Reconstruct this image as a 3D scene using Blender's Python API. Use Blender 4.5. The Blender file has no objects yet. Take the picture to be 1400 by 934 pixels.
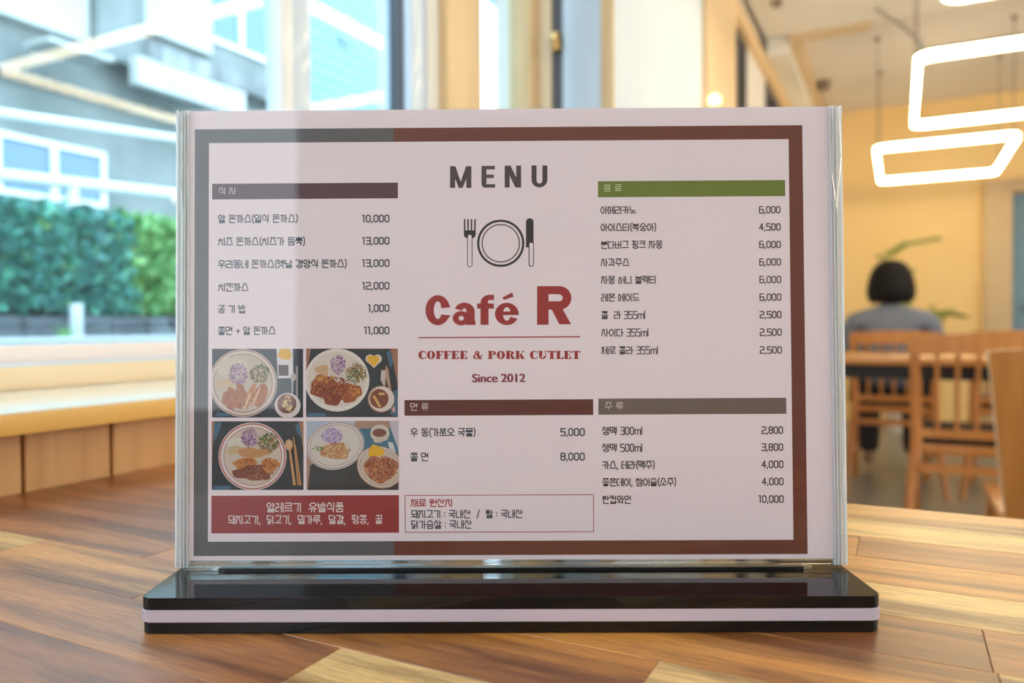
import bpy, bmesh, math, random
from mathutils import Vector, Matrix, Euler
C = bpy.context.scene.collection
S = bpy.context.scene
random.seed(7)
PI = math.pi
R_ = math.radians

# ---------------------------------------------------------------- camera
FPX = 1045.0
CAM = Vector((.61, 0, .8777))
yw, pt, rl = R_(26.9), R_(1.1573), R_(-.303)
FWD = Vector((-math.sin(yw)*math.cos(pt), math.cos(yw)*math.cos(pt), -math.sin(pt)))
RT = Vector((math.cos(yw), math.sin(yw), 0))
UP = RT.cross(FWD)
RT2 = RT*math.cos(rl) + UP*math.sin(rl)
UP2 = -RT*math.sin(rl) + UP*math.cos(rl)
cd = bpy.data.cameras.new('camera'); cam = bpy.data.objects.new('camera', cd); C.objects.link(cam)
cam.matrix_world = Matrix(((RT2.x, UP2.x, -FWD.x, CAM.x), (RT2.y, UP2.y, -FWD.y, CAM.y), (RT2.z, UP2.z, -FWD.z, CAM.z), (0, 0, 0, 1)))
cd.sensor_width = 36; cd.lens = FPX*36/1400; cd.clip_start = .01; cd.clip_end = 200
cd.dof.use_dof = True; cd.dof.focus_distance = .352; cd.dof.aperture_fstop = 6.5
S.camera = cam

# ---------------------------------------------------------------- sky, sun, exposure
w = bpy.data.worlds.new('world'); S.world = w; w.use_nodes = True
wn = w.node_tree.nodes; wl = w.node_tree.links; wn.clear()
wo = wn.new('ShaderNodeOutputWorld'); bg = wn.new('ShaderNodeBackground')
tcw = wn.new('ShaderNodeTexCoord'); sep = wn.new('ShaderNodeSeparateXYZ'); cr = wn.new('ShaderNodeValToRGB')
cr.color_ramp.elements[0].position = 0; cr.color_ramp.elements[0].color = (.82, .90, .96, 1)
cr.color_ramp.elements[1].position = .7; cr.color_ramp.elements[1].color = (.66, .83, 1, 1)
wl.new(tcw.outputs['Generated'], sep.inputs[0]); wl.new(sep.outputs['Z'], cr.inputs[0])
wl.new(cr.outputs[0], bg.inputs[0]); wl.new(bg.outputs[0], wo.inputs[0])
bg.inputs[1].default_value = 3.9
S.view_settings.view_transform = 'Standard'; S.view_settings.look = 'None'
S.view_settings.gamma = 1; S.view_settings.use_curve_mapping = False
S.view_settings.exposure = 0.40
S.cycles.use_denoising = True
S.cycles.max_bounces = 10; S.cycles.transparent_max_bounces = 24; S.cycles.glossy_bounces = 5
S.cycles.transmission_bounces = 10; S.cycles.diffuse_bounces = 5
S.cycles.caustics_reflective = False; S.cycles.caustics_refractive = False
S.cycles.sample_clamp_indirect = 6
LAMP = 12.5

# ---------------------------------------------------------------- helpers
def ray(px, py):
    return FWD + RT2*((px-700)/FPX) - UP2*((py-467)/FPX)
def on(px, py, ax, v):
    d = ray(px, py); return CAM + d*((v-CAM[ax])/d[ax])

def mat(name, col, rough=.5, metal=0, spec=.5, coat=0, emit=None, es=0):
    m = bpy.data.materials.new(name); m.use_nodes = True
    b = m.node_tree.nodes['Principled BSDF']
    b.inputs['Base Color'].default_value = (*col, 1); b.inputs['Roughness'].default_value = rough
    b.inputs['Metallic'].default_value = metal; b.inputs['Specular IOR Level'].default_value = spec
    b.inputs['Coat Weight'].default_value = coat
    if emit: b.inputs['Emission Color'].default_value = (*emit, 1); b.inputs['Emission Strength'].default_value = es
    return m
def noisy(name, c1, c2, rough=.5, scale=5, stretch=(1, 1, 1), bump=0, coat=0, detail=4, spec=.5, dist=.0):
    m = mat(name, c1, rough, coat=coat, spec=spec); n = m.node_tree.nodes; l = m.node_tree.links; b = n['Principled BSDF']
    tc = n.new('ShaderNodeTexCoord'); mp = n.new('ShaderNodeMapping'); nz = n.new('ShaderNodeTexNoise'); r = n.new('ShaderNodeValToRGB')
    mp.inputs['Scale'].default_value = stretch
    nz.inputs['Scale'].default_value = scale; nz.inputs['Detail'].default_value = detail; nz.inputs['Distortion'].default_value = dist
    r.color_ramp.elements[0].position = .3; r.color_ramp.elements[1].position = .7
    r.color_ramp.elements[0].color = (*c1, 1); r.color_ramp.elements[1].color = (*c2, 1)
    l.new(tc.outputs['Object'], mp.inputs[0]); l.new(mp.outputs[0], nz.inputs[0]); l.new(nz.outputs['Fac'], r.inputs[0]); l.new(r.outputs[0], b.inputs['Base Color'])
    if bump:
        bp = n.new('ShaderNodeBump'); bp.inputs['Strength'].default_value = bump; bp.inputs['Distance'].default_value = .002
        l.new(nz.outputs['Fac'], bp.inputs['Height']); l.new(bp.outputs[0], b.inputs['Normal'])
    return m
def thin_glass(name, ior=1.5, tint=(1, 1, 1), rough=0.0, boost=1.0):
    """Thin clear sheet: straight-through transmission plus Fresnel mirror reflection."""
    m = bpy.data.materials.new(name); m.use_nodes = True; n = m.node_tree.nodes; l = m.node_tree.links; n.clear()
    o = n.new('ShaderNodeOutputMaterial'); mx = n.new('ShaderNodeMixShader'); t = n.new('ShaderNodeBsdfTransparent'); g = n.new('ShaderNodeBsdfGlossy')
    fr = n.new('ShaderNodeFresnel'); fr.inputs[0].default_value = ior; g.inputs['Roughness'].default_value = rough
    mu = n.new('ShaderNodeMath'); mu.operation = 'MULTIPLY'; mu.inputs[1].default_value = boost; mu.use_clamp = True
    t.inputs[0].default_value = (*tint, 1)
    ge = n.new('ShaderNodeNewGeometry'); bk = n.new('ShaderNodeMath'); bk.operation = 'SUBTRACT'; bk.inputs[0].default_value = 1; l.new(ge.outputs['Backfacing'], bk.inputs[1])
    m3 = n.new('ShaderNodeMath'); m3.operation = 'MULTIPLY'; l.new(fr.outputs[0], m3.inputs[0]); l.new(bk.outputs[0], m3.inputs[1])
    l.new(m3.outputs[0], mu.inputs[0]); l.new(mu.outputs[0], mx.inputs[0]); l.new(t.outputs[0], mx.inputs[1]); l.new(g.outputs[0], mx.inputs[2]); l.new(mx.outputs[0], o.inputs[0])
    return m
def glass(name, ior=1.49, tint=(1, 1, 1)):
    m = bpy.data.materials.new(name); m.use_nodes = True; n = m.node_tree.nodes; l = m.node_tree.links; n.clear()
    o = n.new('ShaderNodeOutputMaterial'); g = n.new('ShaderNodeBsdfGlass'); g.inputs['IOR'].default_value = ior; g.inputs['Color'].default_value = (*tint, 1)
    g.inputs['Roughness'].default_value = 0
    l.new(g.outputs[0], o.inputs[0]); return m

def bm_box(bm, x0, x1, y0, y1, z0, z1, bev=0, seg=1, mi=0):
    vs = [bm.verts.new((x, y, z)) for z in (z0, z1) for y in (y0, y1) for x in (x0, x1)]
    fs = []
    for q in ((0, 2, 3, 1), (4, 5, 7, 6), (0, 1, 5, 4), (2, 6, 7, 3), (0, 4, 6, 2), (1, 3, 7, 5)):
        f = bm.faces.new([vs[i] for i in q]); f.material_index = mi; fs.append(f)
    if bev:
        es = list({e for f in fs for e in f.edges})
        bmesh.ops.bevel(bm, geom=es, offset=bev, segments=seg, affect='EDGES', profile=.5)
def bm_tube(bm, pts, rad, n=8, cap=True, flat=1.0):
    """round (or flattened) tube through pts; rad a number or a list"""
    pts = [Vector(p) for p in pts]; rings = []
    if not isinstance(rad, (list, tuple)): rad = [rad]*len(pts)
    ref = None
    for i, p in enumerate(pts):
        d = (pts[min(i+1, len(pts)-1)] - pts[max(i-1, 0)]).normalized()
        if ref is None: ref = Vector((0, 0, 1)) if abs(d.z) < .9 else Vector((1, 0, 0))
        a = d.cross(ref).normalized(); b = a.cross(d).normalized(); ref = b
        rings.append([bm.verts.new(p + a*math.cos(2*PI*k/n)*rad[i] + b*math.sin(2*PI*k/n)*rad[i]*flat) for k in range(n)])
    for r0, r1 in zip(rings, rings[1:]):
        for k in range(n): bm.faces.new((r0[k], r0[(k+1) % n], r1[(k+1) % n], r1[k]))
    if cap: bm.faces.new(rings[0][::-1]); bm.faces.new(rings[-1])
def bm_lathe(bm, prof, n=24, c=(0, 0)):
    rings = [[bm.verts.new((c[0]+r*math.cos(2*PI*k/n), c[1]+r*math.sin(2*PI*k/n), z)) for k in range(n)] for r, z in prof]
    for r0, r1 in zip(rings, rings[1:]):
        for k in range(n): bm.faces.new((r0[k], r0[(k+1) % n], r1[(k+1) % n], r1[k]))
    bm.faces.new(rings[0][::-1]); bm.faces.new(rings[-1])
def bar(bm, a, b, wx, wy, bev=.003):
    """square-section bar from a to b (section wx across, wy along the other side)"""
    a, b = Vector(a), Vector(b); d = (b-a).normalized()
    ref = Vector((0, 1, 0)) if abs(d.y) < .8 else Vector((1, 0, 0))
    u = d.cross(ref).normalized(); v = u.cross(d).normalized()
    vs = [bm.verts.new(p + u*sx*wx/2 + v*sy*wy/2) for p in (a, b) for sx, sy in ((-1, -1), (1, -1), (1, 1), (-1, 1))]
    for q in ((3, 2, 1, 0), (4, 5, 6, 7), (0, 1, 5, 4), (1, 2, 6, 5), (2, 3, 7, 6), (3, 0, 4, 7)): bm.faces.new([vs[i] for i in q])
def obj(name, bm, m, parent=None, smooth=False, kind=None, label=None):
    me = bpy.data.meshes.new(name)
    bmesh.ops.recalc_face_normals(bm, faces=bm.faces)
    bm.to_mesh(me); bm.free()
    for x in (m if isinstance(m, (list, tuple)) else [m]): me.materials.append(x)
    if smooth:
        me.polygons.foreach_set('use_smooth', [True]*len(me.polygons))
        try: me.set_sharp_from_angle(angle=R_(38))
        except Exception: pass
    o = bpy.data.objects.new(name, me); C.objects.link(o)
    if parent: o.parent = parent
    if kind: o['kind'] = kind
    if label: o['label'] = label
    return o
def box(name, m, x0, x1, y0, y1, z0, z1, parent=None, bev=0, seg=2, kind=None, label=None):
    bm = bmesh.new(); bm_box(bm, x0, x1, y0, y1, z0, z1, bev, seg)
    return obj(name, bm, m, parent, smooth=bool(bev), kind=kind, label=label)
def thing(name, label, cat, loc=(0, 0, 0), rot=(0, 0, 0), group=None):
    o = bpy.data.objects.new(name, None); C.objects.link(o); o.empty_display_size = .05
    o.location = loc; o.rotation_euler = rot; o['label'] = label; o['category'] = cat
    if group: o['group'] = group
    return o
def tag(o, label, cat, group=None):
    o['label'] = label; o['category'] = cat
    if group: o['group'] = group
    return o
def struct_empty(name, loc=(0, 0, 0)):
    o = bpy.data.objects.new(name, None); C.objects.link(o); o.location = loc; o['kind'] = 'structure'; return o
def dup(root, loc, rot=None, label=None):
    r = root.copy(); C.objects.link(r); r.location = loc
    if rot is not None: r.rotation_euler = rot
    if label: r['label'] = label
    for ch in list(root.children):
        c = ch.copy(); C.objects.link(c); c.parent = r
        for g in ch.children:
            d = g.copy(); C.objects.link(d); d.parent = c
    return r

# ---------------------------------------------------------------- materials
M = {}
M['wall'] = noisy('warm_plaster', (.90, .64, .29), (.92, .67, .33), .8, 3)
M['white_wall'] = noisy('white_paint', (.88, .86, .82), (.90, .88, .85), .7, 3)
M['ceil'] = noisy('ceiling_paint', (.78, .74, .72), (.82, .78, .76), .85, 1.5)
M['floor'] = noisy('grey_floor', (.24, .22, .19), (.30, .27, .24), .35, 4)
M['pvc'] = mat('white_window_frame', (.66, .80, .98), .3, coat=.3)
M['pvcw'] = mat('bright_white_frame', (.88, .92, .98), .3, coat=.3)
M['gasket'] = mat('dark_gasket', (.10, .10, .12), .5)
M['brass'] = mat('brass', (.80, .50, .20), .3, 1)
M['trimwood'] = noisy('pale_trim_wood', (.80, .56, .30), (.88, .66, .38), .45, 6, (8, 8, .6), .1)
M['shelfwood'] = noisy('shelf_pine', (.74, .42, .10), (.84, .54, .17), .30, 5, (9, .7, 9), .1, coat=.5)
M['frame_pale'] = mat('pale_pink_beige_frame', (.82, .74, .74), .35)  # pink-beige puts the wood's reflection into the bottom rail's colour
M['sillwood'] = noisy('sill_pine', (.80, .64, .44), (.86, .72, .52), .4, 5, (9, .7, 9), .1)
M['panelwood'] = noisy('wall_panel_wood', (.52, .27, .10), (.66, .38, .16), .5, 4, (9, 9, .7), .15, dist=.6)
M['chairwood'] = noisy('orange_chair_wood', (.50, .19, .045), (.62, .26, .07), .38, 5, (7, 7, .7), .1, coat=.2)
M['honeywood'] = noisy('honey_wood', (.46, .165, .035), (.58, .24, .06), .3, 4, (6, 6, .6), .1, coat=.3)
M['litedge'] = noisy('side_lit_edge', (.76, .62, .42), (.84, .70, .5), .4, 8, (6, 6, 1))  # pale tone puts window light into the chair back's edges
M['blackfab'] = noisy('black_vinyl', (.015, .015, .02), (.03, .03, .035), .45, 30)
M['tabletop2'] = noisy('orange_tabletop', (.56, .25, .07), (.66, .32, .10), .25, 4, (.8, 8, 8), coat=.3)
M['darkmetal'] = mat('black_metal', (.03, .028, .026), .4, .5)
M['lamp'] = mat('lit_lamp_diffuser', (1, .9, .7), .5, emit=(1.0, .85, .55), es=LAMP)
M['rose'] = mat('ceiling_rose_metal', (.25, .2, .16), .4, .4)
M['conduit'] = mat('grey_conduit', (.45, .44, .42), .5)
M['winglass'] = thin_glass('window_glass', 1.5, (.90, .98, 1.0), boost=1.25)
M['darkglass'] = mat('dark_glass', (.10, .12, .14), .1)
M['blue'] = noisy('blue_door_paint', (.16, .30, .44), (.20, .35, .50), .5, 3)
M['casing'] = noisy('beige_casing', (.62, .47, .28), (.68, .52, .32), .6, 3)

# butcher-block wood: colour from each plank's own colour, grain along x
def plank_mat():
    m = mat('butcher_block', (.5, .3, .12), .38, coat=.5); n = m.node_tree.nodes; l = m.node_tree.links; b = n['Principled BSDF']
    b.inputs['Coat Roughness'].default_value = .34
    tc = n.new('ShaderNodeTexCoord'); oi = n.new('ShaderNodeObjectInfo')
    mp = n.new('ShaderNodeMapping'); mp.inputs['Scale'].default_value = (3.4, 42, 42)
    ad = n.new('ShaderNodeVectorMath'); ad.operation = 'ADD'; ml = n.new('ShaderNodeVectorMath'); ml.operation = 'SCALE'; ml.inputs['Scale'].default_value = 37
    cb = n.new('ShaderNodeCombineXYZ')
    for i in range(3): l.new(oi.outputs['Random'], cb.inputs[i])
    l.new(cb.outputs[0], ml.inputs[0]); l.new(tc.outputs['Object'], mp.inputs[0]); l.new(mp.outputs[0], ad.inputs[0]); l.new(ml.outputs[0], ad.inputs[1])
    nz = n.new('ShaderNodeTexNoise'); nz.inputs['Scale'].default_value = 1.0; nz.inputs['Detail'].default_value = 6; nz.inputs['Distortion'].default_value = .5; nz.inputs['Roughness'].default_value = .62
    l.new(ad.outputs[0], nz.inputs[0])
    nf = n.new('ShaderNodeTexNoise'); nf.inputs['Scale'].default_value = 8; nf.inputs['Detail'].default_value = 5; nf.inputs['Roughness'].default_value = .7
    mp2 = n.new('ShaderNodeMapping'); mp2.inputs['Scale'].default_value = (1.8, 4.0, 4.0); l.new(ad.outputs[0], mp2.inputs[0]); l.new(mp2.outputs[0], nf.inputs[0])
    r1 = n.new('ShaderNodeValToRGB'); e = r1.color_ramp.elements; e[0].position = .38; e[0].color = (.34, .24, .17, 1); e[1].position = .57; e[1].color = (1.12, 1.1, 1.05, 1)
    r2 = n.new('ShaderNodeValToRGB'); e = r2.color_ramp.elements; e[0].position = .40; e[0].color = (.55, .46, .38, 1); e[1].position = .55; e[1].color = (1, 1, 1, 1)
    l.new(nz.outputs['Fac'], r1.inputs[0]); l.new(nf.outputs['Fac'], r2.inputs[0])
    m1 = n.new('ShaderNodeMix'); m1.data_type = 'RGBA'; m1.blend_type = 'MULTIPLY'; m1.inputs[0].default_value = 1
    m2 = n.new('ShaderNodeMix'); m2.data_type = 'RGBA'; m2.blend_type = 'MULTIPLY'; m2.inputs[0].default_value = .8
    l.new(oi.outputs['Color'], m1.inputs[6]); l.new(r1.outputs[0], m1.inputs[7]); l.new(m1.outputs[2], m2.inputs[6]); l.new(r2.outputs[0], m2.inputs[7])
    l.new(m2.outputs[2], b.inputs['Base Color'])
    bp = n.new('ShaderNodeBump'); bp.inputs['Strength'].default_value = .25; bp.inputs['Distance'].default_value = .0006
    l.new(nf.outputs['Fac'], bp.inputs['Height']); l.new(bp.outputs[0], b.inputs['Normal'])
    return m
M['plank'] = plank_mat()

# ================================================================ THE ROOM
RX1, RY0, RY1, HC = 5.2, -3.2, 7.5, 2.78
box('floor', M['floor'], -.5, RX1+.1, RY0-.1, RY1+.1, -.06, 0, kind='structure')
box('ceiling', M['ceil'], -.6, RX1+.1, RY0-.1, RY1+.1, HC, HC+.1, kind='structure')
# back wall with a doorway (x 1.43 .. 2.3)
bm = bmesh.new(); bm_box(bm, -.5, 1.43, RY1, RY1+.12, 0, HC); bm_box(bm, 2.3, RX1, RY1, RY1+.12, 0, HC); bm_box(bm, 1.43, 2.3, RY1, RY1+.12, 1.95, HC)
obj('wall_back', bm, M['wall'], kind='structure')
bm = bmesh.new(); bm_box(bm, RX1, RX1+.1, RY0, -.3, 0, HC); bm_box(bm, RX1, RX1+.1, 3.15, RY1, 0, HC); bm_box(bm, RX1, RX1+.1, -.3, 3.15, 0, .6); bm_box(bm, RX1, RX1+.1, -.3, 3.15, 2.6, HC)
obj('wall_right', bm, M['white_wall'], kind='structure')
w6 = struct_empty('fill_window_right', (RX1+.05, 0, 0))  # unseen window added to bring cool daylight into the room
for yy in (-.3, .85, 2.0, 3.10): box('frame_bar', M['pvc'], -.03, .03, yy, yy+.05, .6, 2.6, w6)
for zz in (.6, 2.55): box('frame_bar', M['pvc'], -.03, .03, -.3, 3.15, zz, zz+.05, w6)
bm = bmesh.new(); bm_box(bm, -.5, .3, RY0-.1, RY0, 0, HC); bm_box(bm, 4.7, RX1, RY0-.1, RY0, 0, HC); bm_box(bm, .3, 1.05, RY0-.1, RY0, 0, .7); bm_box(bm, .3, 1.05, RY0-.1, RY0, 2.55, HC); bm_box(bm, 1.05, 4.7, RY0-.1, RY0, 0, HC)
obj('wall_near', bm, M['white_wall'], kind='structure')
w5 = struct_empty('fill_window_near', (0, RY0-.05, 0))  # unseen window added for cool front light and haze on the sheet
for xx in (.3, 1.0): box('frame_bar', M['pvc'], xx, xx+.05, -.03, .03, .7, 2.55, w5)
for zz in (.7, 2.5): box('frame_bar', M['pvc'], .3, 1.05, -.03, .03, zz, zz+.05, w5)
d1 = struct_empty('door_1', (1.43, RY1, 0))
box('door_leaf', M['blue'], .0, .87, .05, .09, 0, 1.95, d1)
box('door_casing', M['casing'], -.20, 0, -.06, 0, 0, 2.06, d1, bev=.004)
box('door_casing', M['casing'], .87, 1.0, -.06, 0, 0, 2.06, d1, bev=.004)
box('door_casing', M['casing'], 0, .87, -.06, 0, 1.95, 2.06, d1, bev=.004)
bm = bmesh.new(); bm_tube(bm, [(.08, .05, 1), (.08, 0, 1), (.18, 0, 1)], .01); obj('door_handle', bm, M['darkmetal'], d1, True)

# left wall: low wood-boarded wall, window band above it, outer wall at x -0.2
bm = bmesh.new()
bm_box(bm, -.30, -.02, RY0, 1.75, 0, .797)                # low wall core
bm_box(bm, -.32, -.20, 1.246, 1.431, .838, 2.5)             # pier between windows
bm_box(bm, -.32, -.20, 1.75, RY1, 0, 1.25)                 # beyond the column: wall with high windows
bm_box(bm, -.32, -.20, RY0, RY1, 2.5, HC)
bm_box(bm, -.32, -.20, 1.75, 4.30, 1.25, 2.5)
bm_box(bm, -.32, -.20, 4.62, 5.35, 1.25, 2.5)
bm_box(bm, -.32, -.20, 6.1, RY1, 1.25, 2.5)
bm_box(bm, -.32, -.20, RY0, -2.4, .838, 2.5)
wl_ = obj('wall_left', bm, M['white_wall'], kind='structure')
# vertical boards under the shelf, each a piece
y = -.62; k = 0
ws = [.072, .055, .083, .066, .075]
while y < 1.74:
    wd = ws[k % 5]; 
    bm = bmesh.new(); bm_box(bm, -.02, 0, y+.0015, y+wd-.0015, 0, .797, .0012, 1)
    o = obj('board', bm, M['panelwood'], wl_, True); y += wd; k += 1
# projecting white column
M['column'] = noisy('cool_white_paint', (.80, .87, .96), (.83, .90, .98), .6, 2)
colm = box('wall_column', M['column'], -.2, 0, 1.75, 3.17, 0, HC, kind='structure', bev=.004)
colm.name = 'wall_pier'
box('trim_1', M['trimwood'], .0, .018, 2.66, 3.175, 0, HC, kind='structure', bev=.003)
box('trim_2', M['trimwood'], -.2, -.165, 3.3, RY1, 2.52, 2.62, kind='structure', bev=.003)
box('trim_3', M['trimwood'], -.2, -.18, 1.285, 1.425, .838, 2.5, kind='structure', bev=.003)
# ceiling beams
bm = bmesh.new(); bm_box(bm, -.16, -.02, 5.16, RY1, 2.60, HC); obj('trim_4', bm, M['white_wall'], kind='structure')
bm = bmesh.new(); bm_box(bm, -.02, .45, 5.12, 5.16, 2.66, HC); bm_box(bm, -.02, .02, 5.16, RY1, 2.64, HC); obj('beam_shade', bm, M['casing'], kind='structure')  # brown strips put the beam side's shadow into colour
bm = bmesh.new(); bm_box(bm, -.16, 1.9, 4.1, 5.12, 2.70, HC); obj('trim_6', bm, M['white_wall'], kind='structure')

# shelf / sill
sh = thing('window_shelf', 'orange pine ledge running under the window above the table', 'shelf', (0, 0, .7975))
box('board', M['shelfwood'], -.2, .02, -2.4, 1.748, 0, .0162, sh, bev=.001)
box('daylit_top', noisy('daylit_top_pine', (.88, .78, .60), (.92, .84, .68), .25, 5, (9, .7, 9), coat=.5), -.2, .0195, -2.4, 1.748, .0162, .0172, sh, bev=.0003, label='top face with daylight painted in')  # same pine board; daylight painted in as a paler top
box('trim_7', M['sillwood'], -.26, -.2, -2.4, 1.25, .8147, .839, kind='structure', bev=.001)
# window 1: fixed big pane + sliding sash, frames
def window(name, y0, y1, z0, z1, frames, panes, xg=-.225):
    w_ = struct_empty(name, (0, 0, 0))
    for n_, (a, b, c, d, xa, xb), m_ in frames: box(n_, m_, xa, xb, a, b, c, d, w_, bev=.002)
    for a, b, c, d, xx in panes: box('pane', M['winglass'], xx-.003, xx, a, b, c, d, w_)
    return w_
w1 = window('window_1', 0, 0, 0, 0, [
    ('bottom_rail', (-2.4, 1.246, .839, .8605, -.27, -.205), M['frame_pale']),
    ('track', (-2.4, 1.246, .8385, .842, -.205, -.198), M['pvc']),
    ('top_rail', (-2.4, 1.246, 2.44, 2.5, -.27, -.205), M['pvc']),
    ('sash_stile', (.858, .885, .8605, 2.44, -.235, -.205), M['pvcw']),
    ('sash_stile', (.887, .935, .8605, 2.44, -.26, -.215), M['pvc']),
    ('sash_stile', (1.195, 1.246, .8605, 2.44, -.26, -.205), M['pvc']),
    ('sash_stile', (-.9, -.84, .8605, 2.44, -.26, -.205), M['pvc']),
    ('gasket', (1.19, 1.195, .8605, 2.44, -.25, -.22), M['gasket']),
], [(-.84, .858, .8605, 2.44, -.222), (.935, 1.19, .8605, 2.44, -.238), (-2.4, -.9, .8605, 2.44, -.222)])
w2 = window('window_2', 0, 0, 0, 0, [
    ('bottom_rail', (1.431, 1.75, .839, .8605, -.27, -.205), M['pvc']),
    ('top_rail', (1.431, 1.75, 2.44, 2.5, -.27, -.205), M['pvc']),
    ('sash_stile', (1.43, 1.437, .8605, 2.44, -.26, -.215), M['trimwood']),
    ('sash_stile', (1.705, 1.75, .8605, 2.44, -.26, -.2), M['trimwood']),
], [(1.437, 1.705, .8605, 2.44, -.238)])
# reveal of the column (its face towards the window) with sash edge, dark slot and latch
rev = struct_empty('trim_8', (0, 0, 0))
box('reveal_board', M['sillwood'], -.2, -.158, 1.735, 1.75, .8147, 2.5, rev, bev=.001)
box('dark_slot', M['gasket'], -.158, -.128, 1.742, 1.75, .8147, 2.5, rev)
box('reveal_board', M['pvc'], -.128, -.03, 1.735, 1.75, .8147, 2.5, rev, bev=.001)
box('reveal_board', M['trimwood'], -.03, 0.001, 1.74, 1.75, .8147, 2.5, rev, bev=.001)
lz = on(772, 57, 1, 1.74).z
bm = bmesh.new(); bm_box(bm, -.153, -.133, 1.722, 1.742, lz-.022, lz+.022, .003, 2); bm_tube(bm, [(-.143, 1.722, lz), (-.143, 1.712, lz), (-.143, 1.712, lz-.03)], .003)
obj('latch', bm, M['brass'], rev, True)
# far high windows (dark frames)
def far_window(name, y0, y1, z0, z1):
    w_ = struct_empty(name)
    for a, b, c, d in ((y0, y1, z0, z0+.05), (y0, y1, z1-.05, z1), (y0, y0+.04, z0, z1), (y1-.04, y1, z0, z1), ((y0+y1)/2-.02, (y0+y1)/2+.02, z0, z1)):
        box('frame_bar', M['gasket'], -.25, -.19, a, b, c, d, w_)
    box('pane', M['darkglass'], -.235, -.232, y0, y1, z0, z1, w_)
far_window('window_3', 4.30, 4.62, 1.25, 2.5)
far_window('window_4', 5.35, 6.1, 1.25, 2.5)

# small wall lamp beside the wood post, warm globe
g = on(977, 137, 0, .055)
t = thing('wall_lamp', 'small glowing globe lamp on the pale wooden post', 'lamp', (g.x, g.y, g.z))
bm = bmesh.new(); bmesh.ops.create_uvsphere(bm, u_segments=20, v_segments=12, radius=.020); obj('globe', bm, mat('small_globe_glow', (1, .9, .7), .4, emit=(1, .72, .32), es=2.5), t, True)
bm = bmesh.new(); bm_tube(bm, [(-.037, 0, -.05), (0, 0, -.05), (0, 0, -.028)], .006); bm_lathe(bm, [(.014, -.034), (.018, -.024)], 14); obj('bracket', bm, M['brass'], t, True)

# ================================================================ PENDANT LAMPS
def pendant(name, label, x0, x1, y0, y1, z, conduit=None, wd=.023):
    t = thing(name, label, 'lamp', ((x0+x1)/2, (y0+y1)/2, z), group=None)
    cx, cy = (x0+x1)/2, (y0+y1)/2; hx, hy = (x1-x0)/2, (y1-y0)/2
    def ring(hw, r, n=6):
        pts = []
        for sx, sy, a0 in ((1, 1, 0), (-1, 1, 90), (-1, -1, 180), (1, -1, 270)):
            for i in range(n+1):
                a = R_(a0+90*i/n); pts.append((sx*(hx-r)+(r+hw)*math.cos(a), sy*(hy-r)+(r+hw)*math.sin(a)))
        return pts
    r = .06
    def band(zs, hi, ho):
        bm = bmesh.new(); A = ring(hi, r); B = ring(ho, r); n = len(A); z0, z1 = zs
        V = [[bm.verts.new((*p, zz)) for p in P] for P, zz in ((A, z0), (B, z0), (B, z1), (A, z1))]
        for q in range(4):
            for k in range(n): bm.faces.new((V[q][k], V[q][(k+1) % n], V[(q+1) % 4][(k+1) % n], V[(q+1) % 4][k]))
        return bm
    obj('light_tube', band((0, .036), -wd/2, wd/2), M['lamp'], t, True)
    obj('channel', band((.036, .046), -wd/2-.001, wd/2+.001), M['darkmetal'], t, True)
    for sx in (-1, 1):
        for sy in (-.62, .62):
            bm = bmesh.new(); px, py = sx*(hx), sy*hy
            bm_tube(bm, [(px, py, .046), (px, py, HC-z-.02)], .0022, 6); bm_lathe(bm, [(.012, .046), (.012, .07), (.004, .078)], 10, (px, py))
            obj('cable', bm, M['darkmetal'], t, True)
            bm = bmesh.new(); bm_lathe(bm, [(.014, HC-z-.02), (.018, HC-z)], 16, (px, py)); obj('ceiling_rose', bm, M['rose'], t, True)
    if conduit:
        bm = bmesh.new(); bm_tube(bm, [Vector(p)-Vector((cx, cy, z)) for p in conduit], .011, 8); obj('power_cord', bm, M['conduit'], t, True)
    return t
Z = 1.98
a = on(1195, 6, 2, 2.74); b = on(1238, 38, 2, 2.45); c = on(1262, 62, 2, 2.10)
pendant('pendant_lamp', 'large glowing rectangular ring lamp hanging at the right edge, second from the camera', .675, 2.43, 3.66, 4.90, Z,
        [(a.x, a.y, HC), (a.x, a.y, 2.72), tuple(b), tuple(c), (.69, 3.70, Z+.046)])
pendant('pendant_lamp', 'smaller glowing rectangular ring lamp lowest in view, near the yellow back wall', .47, 1.235, 5.43, 6.68, Z)
pendant('pendant_lamp', 'glowing ring lamp of which only a corner shows at the top edge of the photo', .745, 2.43, 1.965, 3.05, Z)
pendant('pendant_lamp', 'glowing ring lamp above and behind the camera, added unseen for fill light', .95, 2.43, -1.3, -.2, Z)  # added out of view to put more light on the sheet
pendant('pendant_lamp', 'glowing ring lamp over the far right of the room, added unseen for fill light', 3.2, 4.6, 4.6, 5.8, Z)  # extra lamp added out of view to brighten the interior
pendant('pendant_lamp', 'glowing ring lamp over the near right of the room, added unseen for fill light', 3.2, 4.6, .6, 1.8, Z)  # likewise an added, unseen lamp for more room light
bm = bmesh.new(); p = on(1126, 112, 2, HC); bm_lathe(bm, [(.012, -.07), (.045, -.06), (.045, -.01), (.06, 0)], 16)
o = tag(obj('ceiling_spotlight', bm, M['rose'], None, True), 'small brown round fitting on the far ceiling', 'spotlight'); o.location = (p.x, p.y, HC)
bm = bmesh.new(); p = on(1062, 2, 2, 2.70); bm_lathe(bm, [(.012, -.03), (.028, -.025), (.028, -.01), (.035, 0)], 16)
o = tag(obj('ceiling_spotlight', bm, M['rose'], None, True), 'small brown fitting on the white ceiling beam at the top edge', 'spotlight'); o.location = (p.x, p.y, 2.70)

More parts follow.
